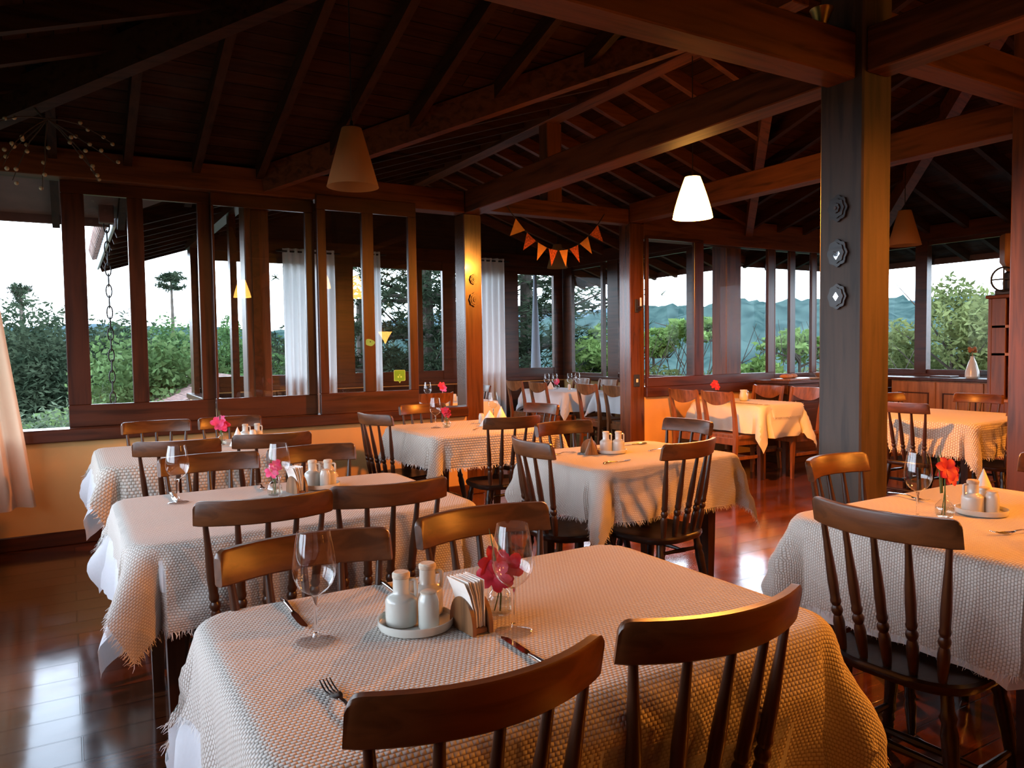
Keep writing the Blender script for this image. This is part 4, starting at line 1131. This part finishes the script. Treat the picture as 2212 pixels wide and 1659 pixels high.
curtain('curtain', 'sheer white curtain on a rod in the annex, behind the rosette post', (4.98, AY - .12), (5.70, AY - .12), 2.70, .10, M_CURT, seed=2)
curtain('curtain', 'narrow white curtain edge in the annex, seen through the stickered sash', (3.56, AY - .12), (3.74, AY - .12), 2.70, .10, M_CURT, .02, 3, seed=3)
curtain('curtain', 'beige curtain hanging at the open end of the long window', (-.87, 5.70), (-.45, 5.88), 2.45, .33, M_CURT2, .03, 5, .26, True, seed=5)

# ---------------------------------------------------------------- things on posts and beams
def rosette(loc, axis, label, mirror, r=.062, name='carved_rosette', cat='ornament', tall=1.2):
    """axis 'x': faces -x, 'y': faces -y"""
    M = Matrix(((0, 0, -1, loc[0]), (-1, 0, 0, loc[1]), (0, 1, 0, loc[2]), (0, 0, 0, 1))) if axis == 'x' else Matrix(((1, 0, 0, loc[0]), (0, 0, -1, loc[1]), (0, 1, 0, loc[2]), (0, 0, 0, 1)))
    t = thing(name, label, cat, (0, 0, 0), 0, 'carved and mirrored ornaments on the posts')
    n = 16
    pts = [(r * (1 + .07 * math.cos(8 * 2 * PI * k / (n * 2))) * math.cos(2 * PI * k / (n * 2)), r * tall * (1 + .07 * math.cos(8 * 2 * PI * k / (n * 2))) * math.sin(2 * PI * k / (n * 2))) for k in range(n * 2)]
    m = SZ if axis == 'y' else M_SEAT
    MB().prism(pts, .016, M).build('backboard', m, t)
    MB().prism([(x * .74, y * .74) for x, y in pts], .022, M).build('carved_ring', SZ if not mirror and axis == 'y' else M_SEAT, t)
    if mirror:
        MB().prism([(x * .5, y * .5) for x, y in ((0, -r * tall), (r * .75, -r * .2), (r * .55, r * .35), (-r * .55, r * .35), (-r * .75, -r * .2))] if mirror == 1 else [(0, -r * .42), (r * .30, 0), (0, r * .42), (-r * .30, 0)], .0235, M).build('mirror_inlay', M_MIRROR, t)
    else:
        MB().prism([(x * .38, y * .38) for x, y in pts], .030, M).build('boss', SZ if axis == 'y' else M_SEAT, t)
        MB().prism([(x * .14, y * .14) for x, y in pts], .034, M).build('boss', M_SPIN, t)
    return t
rosette((3.17, 2.30, 2.00), 'x', 'dark carved ornament, topmost of three on the weathered post', 0, .05)
rosette((3.17, 2.30, 1.79), 'x', 'mirrored dark ornament, middle of three on the weathered post', 1, .052, 'mirror_ornament')
rosette((3.17, 2.30, 1.585), 'x', 'ornament with diamond mirror, lowest of three on the weathered post', 2, .048, 'mirror_ornament')
rosette((3.262, YW, 2.00), 'y', 'small carved rosette, upper one on the orange-lit post', 0, .038)
rosette((3.266, YW, 1.815), 'y', 'carved rosette, lower and larger one on the orange-lit post', 0, .052)
sc = thing('candle_sconce', 'small iron candle sconce on the far passage post', 'sconce', (5.20, YW, 1.80))
MB().cbox(-.02, .02, -.012, -.0005, -.08, .06, .004).build('back_plate', M_BLACK, sc)
MB().tube([(0, -.012, -.05), (0, -.06, -.06), (0, -.075, -.03)], .006, 8).lathe([(.008, -.03), (.03, -.022), (.03, -.016), (.012, -.014)], 16, (0, -.075, 0)).build('arm', M_BLACK, sc)
MB().lathe([(.010, -.014), (.010, .07), (.002, .075)], 12, (0, -.075, 0)).build('candle', M_CERAM, sc)
sw = thing('light_switch', 'dark switch plate with pale button on the far passage post', 'switch', (5.20, YW, 1.00))
MB().cbox(-.04, .04, -.010, -.0005, -.065, .065, .006).build('plate', M_BLACK, sw)
MB().cbox(-.013, .013, -.015, -.010, -.018, .018, .003).build('button', M_CERAM, sw)

# bunting under the passage beam
B0, B1, BL = Vector((3.62, YW - .01, 2.715)), Vector((4.78, YW - .01, 2.715)), .40
def bunt(f): 
    c = B0.lerp(B1, f); s = (2 * f - 1); return Vector((c.x, c.y, c.z - BL * (1 - s * s)))
bt = thing('bunting', 'string of triangular flags, mustard and printed red in turn, under the passage beam', 'bunting')
MB().tube([bunt(k / 24) for k in range(25)], .005, 6).build('string', M_BLACK, bt)
for k in range(8):
    f0 = .085 + k * .107; a, b = bunt(f0), bunt(f0 + .088); d = (b - a).normalized(); dn = Vector((d.z, 0, -d.x))
    tip = a.lerp(b, .5) + dn * .165
    off = Vector((0, -.008, 0)); off2 = Vector((0, -.0065, 0))
    MB().add([a + off, b + off, tip + off, a + off2, b + off2, tip + off2], [(0, 2, 1), (3, 4, 5), (0, 1, 4, 3), (1, 2, 5, 4), (2, 0, 3, 5)]).build('flag', M_MUSTARD if k % 2 == 0 else M_PATTERN, bt)

# berry twigs at the end of the hip rafter
rnd = random.Random(5)
bg = thing('berry_branch', 'dry branch of pale berries hanging over the end of the long window', 'branch', (-.05, 5.35, 2.55))
tw = MB(); berr = []
for k in range(9):
    p = Vector((0, 0, .22)); d = Vector((rnd.uniform(-.55, .75), rnd.uniform(-.15, .15), rnd.uniform(-1.0, .1))).normalized(); pts = [p.copy()]
    n = 5
    for q in range(n):
        p = p + d * .085; d = (d + Vector((rnd.uniform(-.25, .25), rnd.uniform(-.1, .1), -.16))).normalized(); pts.append(p.copy())
        if q > 0: berr.append(p + Vector((rnd.uniform(-.02, .02), rnd.uniform(-.03, .03), rnd.uniform(-.02, .02))))
    tw.tube(pts, [.005, .004, .004, .003, .003, .002], 5)
tw.tube([(0, 0, .20), (-.10, .05, .33), (-.16, .12, .40)], .006, 6)
tw.build('twig', M_TWIG, bg)
for b in berr:
    MB().sphere(b, .0125, 8, 6).build('berry', M_BERRY, bg)

# brass bell and strap left on the beam by the weathered post
bell = thing('brass_bell', 'small upturned brass bell lying on the beam by the weathered post', 'bell', (3.02, 2.29, 2.79))
MB().lathe([(.012, 0), (.022, .006), (.030, .04), (.050, .09), (.053, .095), (.046, .09), (.026, .04), (.012, .012)], 22, cap1=False).build('cup', M_BRASS, bell)
MB().tube([(0, 0, .01), (.02, 0, .05), (.045, 0, .10)], .004, 6).build('clapper', M_BRASS, bell)
MB().cbox(-.06, .06, -.02, .02, 0, .012, .004).build('brass_bracket', M_BRASS, None, (3.10, 2.27, 2.79), 0, 'flat brass bracket on the beam end beside the bell', category='bracket')

# green stickers on the stickered sash
st = thing('window_sticker', 'lime green speech-bubble sticker low on the sash glass', 'sticker', (2.505, YW - .0275, 1.135))
def rrect(w, h, r, n=4):
    pts = []
    for cx, cy, a0 in ((w - r, h - r, 0), (-w + r, h - r, 90), (-w + r, -h + r, 180), (w - r, -h + r, 270)):
        for k in range(n + 1):
            a = math.radians(a0 + 90 * k / n); pts.append((cx + r * math.cos(a), cy + r * math.sin(a)))
    return pts
MYZ = Matrix(((1, 0, 0, 0), (0, 0, -1, 0), (0, 1, 0, 0), (0, 0, 0, 1)))
bub = rrect(.053, .048, .010); bub = bub[:15] + [(-.012, -.048), (.0, -.068), (.012, -.048)] + bub[15:]
MB().prism(bub, .0012, MYZ).build('border', M_LIME, st)
MB().prism([(x * .92, y * .92) for x, y in bub], .0016, MYZ).build('face', M_GREEN, st)
for x in (-.013, .013): MB().lathe([(.008, 0), (.008, .0020)], 16, mtx=MYZ @ Matrix.Translation((x, -.012, 0))).build('mark', M_LIME, st)
MB().prism([(-.008, .0), (.008, .0), (.0, .012)], .002, MYZ).build('mark', M_LIME, st)
s2 = thing('window_sticker', 'pale green rounded sticker with a dark dot on the sash stile', 'sticker', (2.232, YW - .0465, 1.425))
MB().prism([(.040 * math.cos(a) * (1 + .12 * math.cos(3 * a)), .032 * math.sin(a) * (1 + .15 * math.cos(2 * a + 1))) for a in [2 * PI * k / 28 for k in range(28)]], .0014, MYZ).build('face', M_PALEGREEN, s2)
MB().lathe([(.0055, 0), (.0055, .0018)], 12, mtx=MYZ @ Matrix.Translation((.004, .006, 0))).build('mark', M_BLACK, s2)

# ---------------------------------------------------------------- buffet, counter, hutch
bf = thing('buffet_cabinet', 'dark buffet cabinet under the far windows', 'cabinet')
bx0, bx1, by0, by1 = 6.98, 9.1, 5.68, 6.17
MB().cbox(bx0, bx1, by0 + .03, by1, .08, .915, .006).box(bx0 + .04, bx1 - .04, by0 + .07, by1 - .02, 0, .08).build('body', M_BUFFET, bf)
MB().cbox(bx0 - .02, bx1 + .02, by0, by1, .915, .95, .006).build('top', M_BUFFET, bf)
for k in range(4):
    x = bx0 + .02 + k * .525
    d = MB().cbox(x, x + .50, by0 + .012, by0 + .03, .72, .90, .006).build('drawer', M_BUFFET, bf)
    MB().cbox(x + .12, x + .38, by0 - .004, by0 + .012, .80, .812, .003).build('handle', M_SPIN, d)
    d = MB().cbox(x, x + .50, by0 + .012, by0 + .03, .10, .70, .006).build('door', M_BUFFET, bf)
    MB().cbox(x + .07, x + .43, by0 + .006, by0 + .012, .18, .62, .004).build('door_panel', M_BUFFET, d)
BT = .9505
MB().cbox(-.20, .20, -.13, .13, 0, .02, .006).build('cutting_board', M_HOLD, None, (7.20, 5.85, BT), .1, 'wooden board on the buffet behind the chair rail', category='board')
for k, (x, y, sx) in enumerate(((7.12, 5.84, .12), (7.27, 5.87, .10))):
    MB().sphere((0, 0, .026), .045, 14, 8, (sx * 20, .9, .62)).build('bread_loaf', M_BREAD, None, (x, y, BT + .0195), .3 * k, ('round brown loaf on the buffet board, nearer the annex post', 'round brown loaf on the buffet board, nearer the baskets')[k], category='bread', group='loaves on the buffet')
def basket(x, y, lab, r=.14, h=.07):
    t = thing('bread_basket', lab, 'basket', (x, y, BT), 0, 'baskets on the buffet')
    MB().lathe([(r * .75, 0), (r, h * .9), (r * 1.04, h), (r * .97, h), (r * .72, .008), (.001, .008)], 26, cap1=False).build('bowl', M_HOLD, t)
    return t
basket(7.85, 5.86, 'brown bread basket on the buffet, nearer the chairs')
basket(8.25, 5.90, 'brown bread basket on the buffet beside the container')
for k, (dx, dy) in enumerate(((-.05, 0), (.05, .03), (0, -.05))):
    MB().sphere((0, 0, .03), .05, 12, 8, (1.1, .9, .65)).build('bread_roll', M_BREAD, None, (7.85 + dx, 5.86 + dy, BT + .012), k, 'small brown roll in the basket nearer the chairs', category='bread', group='rolls in the bread basket')
cn = thing('utensil_jar', 'tan jar with a dark utensil handle at the end of the buffet', 'jar', (8.62, 5.86, BT))
MB().lathe([(.06, 0), (.062, .15), (.055, .15), (.054, .01), (.001, .01)], 22, cap1=False).build('body', M_CORK, cn)
MB().tube([(0, 0, .012), (.02, 0, .14), (.03, 0, .21)], [.006, .007, .010], 8).build('utensil', M_BLACK, cn)
MB().lathe([(.05, 0), (.055, .17), (.057, .175), (.05, .17), (.045, .008), (.001, .008)], 22, cap1=False).build('steel_pitcher', M_STEEL, None, (8.80, 5.86, BT), 0, 'narrow steel pitcher beside the tan jar on the buffet', category='pitcher')
MB().lathe([(.10, 0), (.14, .015), (.142, .018), (.10, .008), (.001, .006)], 28, cap1=False).build('plate', M_CERAM, None, (7.55, 5.86, BT), 0, 'white plate on the buffet between board and baskets', category='plate')
MB().lathe([(.05, 0), (.10, .05), (.102, .052), (.094, .05), (.045, .006), (.001, .006)], 28, cap1=False).build('bowl', M_CERAM, None, (8.04, 6.03, BT), 0, 'white bowl at the back of the buffet under the window', category='bowl')

ct = thing('serving_counter', 'long panelled counter under the side wall windows', 'counter')
cx0, cx1, cy0, cy1 = 8.72, 9.14, 3.95, 5.60
MB().cbox(cx0 + .03, cx1, cy0, cy1, .0, .915, .005).build('body', M_COUNTER, ct)
MB().cbox(cx0 - .02, cx1 + .0, cy0 - .03, cy1 + .03, .915, .95, .005).build('top', M_SPIN, ct)
for k in range(3):
    y = cy0 + .02 + k * .54
    d = MB().cbox(cx0 + .012, cx0 + .03, y, y + .52, .08, .90, .005).build('door', M_COUNTER, ct)
    MB().box(cx0 + .006, cx0 + .012, y + .07, y + .45, .76, .775).box(cx0 + .006, cx0 + .012, y + .07, y + .45, .20, .215).box(cx0 + .006, cx0 + .012, y + .07, y + .085, .215, .76).box(cx0 + .006, cx0 + .012, y + .435, y + .45, .215, .76).build('panel_moulding', M_SPIN, d)
bv = thing('bottle_vase', 'white bottle vase with a dried orange flower on the counter', 'vase', (8.90, 4.72, .9505))
MB().lathe([(.06, 0), (.075, .02), (.07, .08), (.04, .18), (.02, .23), (.024, .25), (.018, .25), (.015, .2), (.01, .02)], 22).build('bottle', M_CERAM, bv)
fl = MB()
for k in range(7):
    a = k * .9; fl.sphere((.03 * math.cos(a), .03 * math.sin(a), .31 + .015 * (k % 3)), .022, 8, 5)
fl.tube([(0, 0, .2), (0, 0, .31)], .004, 6)
fl.build('dried_flower', M_BREAD, bv)
MB().cbox(-.10, .10, -.12, .12, 0, .02, .004).build('cutting_board', M_SPIN, None, (8.92, 5.05, .9505), 0, 'dark flat board on the counter beside the bottle vase', category='board')

ht = thing('shelf_hutch', 'reddish open-shelf hutch beside the edge post', 'hutch')
hx0, hx1, hy0, hy1 = 8.12, 8.50, 3.30, 4.16
h = MB().box(hx1 - .02, hx1, hy0, hy1, 0, 1.80)
h.build('back_board', M_BUFFET, ht)
for y0 in (hy0, hy1 - .035): MB().cbox(hx0, hx1 - .02, y0, y0 + .035, 0, 1.80, .004).build('side_board', WZ, ht)
MB().cbox(hx0 - .02, hx1, hy0 - .02, hy1 + .02, 1.80, 1.835, .006).build('top', WY, ht)
MB().cbox(hx0, hx0 + .025, hy1 - .17, hy1 - .035, 0, 1.80, .004).build('front_stile', WZ, ht)
for z in (.75, 1.22, 1.50): MB().cbox(hx0, hx1 - .02, hy0 + .035, hy1 - .035, z, z + .03, .003).build('shelf', M_COUNTER, ht)
MB().cbox(hx0 + .005, hx0 + .03, hy0 + .035, hy1 - .035, .05, .75, .004).build('door', WZ, ht)
MB().cbox(-.035, .035, -.05, .05, 0, .16, .004).build('storage_tin', M_COUNTER, None, (8.25, 3.86, .781), 0, 'tan tin standing on the lowest open shelf of the hutch', category='tin')
cm = thing('coffee_mill', 'old black coffee mill with a wheel on top of the hutch', 'coffee mill', (8.30, 4.05, 1.8355))
MB().cbox(-.09, .09, -.10, .10, 0, .06, .01).lathe([(.05, .06), (.06, .12), (.05, .22), (.03, .24)], 18).build('body', M_BLACK, cm)
MB().tube([(-.11, .12 * math.cos(2 * PI * k / 24), .16 + .12 * math.sin(2 * PI * k / 24)) for k in range(25)], .010, 6, False).tube([(-.11, -.12, .16), (-.11, .12, .16)], .008, 6).tube([(-.11, 0, .04), (-.11, 0, .28)], .008, 6).tube([(-.11, 0, .16), (0, 0, .16)], .012, 6).build('wheel', M_BLACK, cm)
MB().lathe([(.03, .24), (.10, .34), (.10, .60), (.085, .62)], 4).build('hopper', M_COUNTER, cm)

# ---------------------------------------------------------------- outside
def pol(deg, dist): return (math.sin(math.radians(deg)) * dist, math.cos(math.radians(deg)) * dist)
# rain chain from the inner corner of the eaves
rc = thing('rain_chain', 'black rain chain hanging from the eave corner outside the window', 'chain', (.318, 7.02, 0))
MB().cbox(-.055, .055, -.055, .055, 2.42, 2.60, .006).build('outlet', M_BROWNPAINT, rc)
for k in range(21):
    z = 2.40 - k * .088; n = 14; pts = []
    for i in range(n + 1):
        a = 2 * PI * i / n; px, pz = .021 * math.cos(a), .054 * math.sin(a)
        pts.append((px, 0, z + pz) if k % 2 == 0 else (0, px, z + pz))
    MB().tube(pts, .0052, 6, False).build('link', M_BLACK, rc)
# terrain with wooded hills
def ridge(b):
    n = noise.noise(Vector((b * .09, 3.1, 0))) * 1.6 + noise.noise(Vector((b * .31, 9.1, 0))) * .7
    base = 5.2 + 3.4 * min(1, max(0, (b - 30) / 12))
    return base + n
mb = MB(); NB, ND = 300, 90
for i in range(NB + 1):
    b = -32 + 128 * i / NB
    for j in range(ND + 1):
        t = j / ND; dist = 9 + 210 * t ** 1.8
        x, y = pol(b, dist)
        k = min(1, max(0, (dist - 55) / 95)); k = k * k * (3 - 2 * k)
        z = -3.2 - 7 * min(1, max(0, (dist - 14) / 45)) + k * (ridge(b) + 10)
        if dist > 40: z += 1.6 * noise.noise(Vector((x * .16, y * .16, 1))) + 1.5 * abs(noise.noise(Vector((x * .42, y * .42, 7))))
        mb.v.append((x, y, z))
for i in range(NB):
    for j in range(ND):
        mb.f.append((i * (ND + 1) + j, i * (ND + 1) + j + 1, (i + 1) * (ND + 1) + j + 1, (i + 1) * (ND + 1) + j)); mb.sm.append(True)
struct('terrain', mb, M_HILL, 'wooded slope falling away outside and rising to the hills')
mb = MB(); NB = 120
for i in range(NB + 1):
    b = -30 + 125 * i / NB
    top = (14 if b < 14 else min(29, 14 + (b - 14) * 1.2)) + 9 * noise.noise(Vector((b * .06, 1.7, 0))) + 3 * noise.noise(Vector((b * .25, 5, 0)))
    for d, z in ((330, -20), (420, top * .55), (520, top), (640, top * .4)):
        x, y = pol(b, d); mb.v.append((x, y, z))
for i in range(NB):
    for j in range(3): mb.f.append((i * 4 + j, i * 4 + j + 1, (i + 1) * 4 + j + 1, (i + 1) * 4 + j)); mb.sm.append(True)
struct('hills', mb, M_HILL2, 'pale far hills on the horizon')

def leaf_cloud(mb, c, rx, ry, rz, n, s, rnd, clumps=14, thin=.55, droop=0.0, spread=.40):
    c = Vector(c); cl = []
    for k in range(clumps):
        d = Vector((rnd.gauss(0, 1), rnd.gauss(0, 1), rnd.gauss(0, 1))).normalized() * (rnd.random() ** .45) * .72
        cl.append((d, spread * rnd.uniform(.7, 1.2)))
    for k in range(n):
        d, r = cl[rnd.randrange(clumps)]
        q = Vector((rnd.gauss(0, 1), rnd.gauss(0, 1), rnd.gauss(0, 1))).normalized() * r * (rnd.random() ** .35)
        p = c + Vector(((d.x + q.x) * rx, (d.y + q.y) * ry, (d.z + q.z) * rz))
        a = Vector((rnd.gauss(0, 1), rnd.gauss(0, 1), rnd.gauss(0, .7) - droop)).normalized(); b = a.orthogonal().normalized()
        ang = rnd.random() * 6.28; b = b * math.cos(ang) + a.cross(b) * math.sin(ang)
        ss = s * rnd.uniform(.6, 1.3)
        mb.add([p - a * ss, p - b * ss * thin * .6 + a * ss * .1, p + a * ss, p + b * ss * thin * .6 + a * ss * .1], [(0, 1, 2, 3)])
def tree(name, lab, xy, zg, zc, rx, rz, n, s, m, seed, cat='tree', group=None, clumps=14, thin=.55, trunk=.10, branches=6, droop=0, spread=.40, ry=None):
    rnd = random.Random(seed)
    t = thing(name, lab, cat, (xy[0], xy[1], zg), 0, group)
    f = MB(); leaf_cloud(f, (0, 0, zc - zg), rx, ry or rx, rz, n, s, rnd, clumps, thin, droop, spread)
    f.build('foliage', m, t)
    tr = MB(); h = zc - zg
    tr.tube([(0, 0, 0), (rnd.uniform(-.1, .1), rnd.uniform(-.1, .1), h * .5), (0, 0, h + rz * .3)], [trunk * 1.3, trunk, trunk * .4], 8)
    tr.build('trunk', M_TRUNK, t)
    for k in range(branches):
        a = rnd.random() * 6.28; z0 = h - rz * rnd.uniform(.0, 1.0)
        p = Vector((0, 0, max(.2, z0))); q = p + Vector((math.cos(a) * rx * .8, math.sin(a) * rx * .8, rz * rnd.uniform(.3, .9)))
        MB().tube([p, p.lerp(q, .5) + Vector((rnd.uniform(-.1, .1), rnd.uniform(-.1, .1), rnd.uniform(-.1, .05))), q], [trunk * .5, trunk * .3, trunk * .1], 5).build('branch', M_TRUNK, t)
    return t
GT = 'dark trees of the wood beyond the open window'
DK = ('tallest dark tree behind the curtain edge', 'dark tree under the far small araucaria', 'dark tree in the middle of the wood, open window end', 'dark tree behind the post of the open window end', 'lower dark tree beside the curtain', 'low dark tree above the sage bush', 'dark tree between the open end and the first sash')
for k, (b, d, zc, rx, rz) in enumerate(((-4.5, 31, -.7, 3.4, 4.6), (-2.0, 28.5, -.7, 2.2, 4.2), (.4, 30, -.7, 2.4, 4.4), (2.6, 34, -.6, 2.6, 4.4), (-3.6, 23.5, -2.2, 1.9, 3.2), (-.9, 22.5, -3.2, 1.7, 3.2), (1.6, 24.5, -2.6, 1.4, 3.2))):
    tree('dark_tree', DK[k], pol(b, d), -8, zc, rx, rz, 17000, .12, M_DARKLEAF, 20 + k, group=GT, clumps=34, branches=2, spread=.34)
FK_ = ('slope tree seen behind the rain chain', 'slope tree above the light green tree', 'slope tree beside the annex corner post', 'slope tree behind the annex side frames')
for k, (b, d, zc, rx, rz) in enumerate(((3.8, 47, -.7, 2.7, 5.0), (6.9, 48, -.4, 2.9, 5.0), (10.0, 46, -.7, 2.7, 4.8), (13.2, 45, -1.1, 2.7, 4.6))):
    tree('forest_tree', FK_[k], pol(b, d), -9, zc, rx, rz, 14000, .16, M_MIDLEAF, 40 + k, group='slope trees behind the sashes', clumps=34, branches=1, spread=.34)
tree('leafy_tree', 'light green leafy tree behind the first sash panes', pol(4.6, 12.5), -4, -.1, 1.75, 1.75, 20000, .055, M_LIGHTLEAF, 60, clumps=26, thin=.9)
tree('leafy_tree', 'smaller light green tree beside the annex corner post', pol(7.6, 11.6), -4, .0, .95, 1.3, 9000, .055, M_LIGHTLEAF, 61, clumps=16, thin=.9)
tree('round_bush', 'pale sage bush low outside the open end of the window', pol(-1.0, 10.2), -3.2, -.05, 1.15, .95, 7500, .05, M_SAGE, 62, 'bush', clumps=26, thin=.35, branches=3)
tree('round_bush', 'fresh green bush at the post of the open window end', pol(1.6, 9.6), -3.2, -.25, .55, .9, 2500, .07, M_LIGHTLEAF, 63, 'bush', clumps=12, thin=.9, branches=2)
def araucaria(lab, xy, zg, H, tiers, seed, reach, n_b=7, needle=.16, dens=26, rise=.25):
    rnd = random.Random(seed)
    t = thing('araucaria_tree', lab, 'tree', (xy[0], xy[1], zg), 0)
    MB().tube([(0, 0, 0), (.08, 0, H * .5), (0, 0, H)], [.24, .18, .06], 9).build('trunk', M_TRUNK, t)
    f = MB()
    for ti, (z, r) in enumerate(tiers):
        for k in range(n_b):
            a = 2 * PI * (k + rnd.uniform(-.3, .3)) / n_b + ti
            L = r * rnd.uniform(.75, 1.1)
            p = Vector((0, 0, z + rnd.uniform(-.12, .12))); d = Vector((math.cos(a), math.sin(a), 0))
            pts = [p + d * L * s + Vector((0, 0, rise * L * (s * s) - .10 * L * s)) for s in (0, .33, .66, 1)]
            MB().tube(pts, [.05, .035, .025, .012], 5).build('branch', M_TRUNK, t)
            for s in range(int(dens)):
                u = .30 + .72 * rnd.random(); u = min(u, 1)
                c = p + d * L * u + Vector((0, 0, rise * L * u * u - .10 * L * u)) + Vector((rnd.gauss(0, .16), rnd.gauss(0, .16), rnd.gauss(.04, .12))) * (.4 + u) * L * .5
                for q in range(9):
                    v = (d * .5 + Vector((rnd.gauss(0, 1), rnd.gauss(0, 1), rnd.gauss(.1, .8)))).normalized(); b = v.orthogonal().normalized() * needle * .11
                    e = c + v * needle * rnd.uniform(.7, 1.3)
                    f.add([c - b, c + b, e + b * .4, e - b * .4], [(0, 1, 2, 3)])
    f.build('foliage', M_DARKLEAF, t)
    return t
tt = [(2.2 + .75 * k, 2.5) for k in range(8)]
araucaria('dark spiky araucaria outside the annex, seen through the stickered sash and the opening', pol(24.0, 16.0), -3.5, 9.0, tt, 71, 2.5, 9, .15, 60)
araucaria('dark araucaria outside the annex, between the curtain and the annex corner', pol(31.6, 16.6), -3.8, 9.5, tt, 72, 2.4, 9, .15, 60)
araucaria('araucaria with a lower dense crown near the stickered sash', pol(19.2, 18.0), -4.5, 7.2, [(2.0 + .7 * k, 2.2) for k in range(6)], 73, 2.2, 8, .15, 55)
araucaria('far flat-topped araucaria above the slope trees, behind the sash panes', pol(6.4, 55), -9, 15.6, [(14.7, 1.0), (15.1, 1.0), (15.4, .7)], 74, 1.6, 8, .26, 9)
araucaria('far small araucaria poking above the dark wood', pol(-2.4, 36), -8.5, 12.5, [(11.9, .30), (12.2, .40), (12.4, .3)], 75, 1, 6, .15, 9, .9)
GS_ = 'thin green shrub trees outside the far windows'
for k, (b, d, zc, rx, rz, n, m, lab) in enumerate((
        (37.6, 15.5, 1.15, .85, .85, 3600, M_LIMELEAF, 'fresh green shrub behind the annex side panes'),
        (35.6, 17, .4, 1.2, 1.0, 2200, M_SAGE, 'grey green shrub behind the annex corner'),
        (41.2, 15, 1.45, .75, .32, 1500, M_LIMELEAF, 'light green spray of leaves beside the passage post'),
        (44.3, 14.5, 1.62, .95, .32, 1700, M_LIMELEAF, 'light green spray of leaves behind the unlit panes'),
        (42.5, 14.5, .35, 1.5, .75, 3600, M_OLIVE, 'low olive shrub under the sliding sash beside the passage'),
        (46.2, 14.5, .35, 1.2, .7, 2000, M_OLIVE, 'low olive shrub behind the outer post'),
        (49.0, 13.5, .85, .7, .40, 1500, M_LIMELEAF, 'low bright shrub above the buffet, nearer the outer post'),
        (51.5, 14.5, 1.35, .9, .40, 1700, M_LIMELEAF, 'low bright shrub above the buffet, nearer the weathered post'),
        (56.2, 16, .75, 1.5, .85, 3800, M_OLIVE, 'feathery olive tree behind the weathered post'),
        (58.6, 17, .85, 1.3, .9, 3000, M_OLIVE, 'feathery olive tree behind the side wall mullion'),
        (60.8, 15, 1.35, 1.2, 1.45, 4200, M_OLIVE, 'tall feathery olive tree in the middle of the side pane'),
        (63.2, 15.5, 1.2, 1.3, 1.5, 4200, M_OLIVE, 'tall feathery olive tree beside the hutch'))):
    tree('shrub_tree', lab, pol(b, d), -4, zc, rx, rz, n, .075, m, 80 + k, group=GS_, clumps=20, thin=.6, trunk=.05, branches=8, spread=.30)
for k, b in enumerate((40.5, 43.2, 45.6, 48.6, 50.6)):
    rnd = random.Random(200 + k)
    t = thing('bare_shrub', 'leafless branching shrub outside the far windows, number %s from the passage post' % ('one', 'two', 'three', 'four', 'five')[k], 'shrub', (*pol(b, 14.4), -3.5), 0, 'bare shrubs outside the far windows')
    for q in range(9):
        p = Vector((rnd.uniform(-.2, .2), rnd.uniform(-.2, .2), 0)); d = Vector((rnd.uniform(-.4, .4), rnd.uniform(-.3, .3), 1)).normalized(); pts = [p.copy()]
        for s in range(7):
            p = p + d * .78; d = (d + Vector((rnd.uniform(-.28, .28), rnd.uniform(-.28, .28), rnd.uniform(-.1, .2)))).normalized(); pts.append(p.copy())
        mb = MB().tube(pts, [.028, .026, .022, .018, .014, .011, .008, .004], 5)
        for s in (3, 4, 5, 6):
            e = pts[s] + Vector((rnd.uniform(-.5, .5), rnd.uniform(-.4, .4), rnd.uniform(.3, .8)))
            mb.tube([pts[s], pts[s].lerp(e, .5) + Vector((.04, 0, -.03)), e], [.010, .007, .003], 4)
        mb.build('branch', M_TRUNK, t)
# roof of the lower house
lr = thing('lower_house', 'lower house with a pinkish tiled roof below the window', 'house', (2.0, 12.4, 0))
MB().add([(-1.5, -1.9, .42), (0, -1.9, 1.04), (1.5, -1.9, .42), (-1.5, 1.9, .42), (0, 1.9, 1.04), (1.5, 1.9, .42), (-1.5, -1.9, .36), (0, -1.9, .98), (1.5, -1.9, .36), (-1.5, 1.9, .36), (0, 1.9, .98), (1.5, 1.9, .36)],
         [(0, 1, 4, 3), (1, 2, 5, 4), (6, 9, 10, 7), (7, 10, 11, 8), (0, 6, 7, 1), (1, 7, 8, 2), (3, 4, 10, 9), (4, 5, 11, 10), (0, 3, 9, 6), (2, 8, 11, 5)]).build('tiled_roof', M_TILE, lr)
MB().add([(x, y, z) for y in (-1.6, 1.6) for x, z in ((-1.3, -4.4), (1.3, -4.4), (1.3, .43), (0, .96), (-1.3, .43))],
         [(0, 1, 2, 3, 4), (9, 8, 7, 6, 5), (0, 4, 9, 5), (1, 6, 7, 2), (0, 5, 6, 1), (2, 7, 8, 3), (3, 8, 9, 4)]).build('house_wall', M_WHITE, lr)

cp = thing('closed_parasol', 'tall grey closed parasol outside the annex corner window', 'parasol', (6.70, 10.55, 0))
MB().tube([(0, 0, -3.2), (0, 0, 2.9)], .02, 8).build('pole', M_BLACK, cp)
mb = MB().lathe([(.095, .55), (.085, 1.0), (.06, 1.7), (.035, 2.3), (.022, 2.75)], 14)
mb.build('canopy', M_GREY, cp)
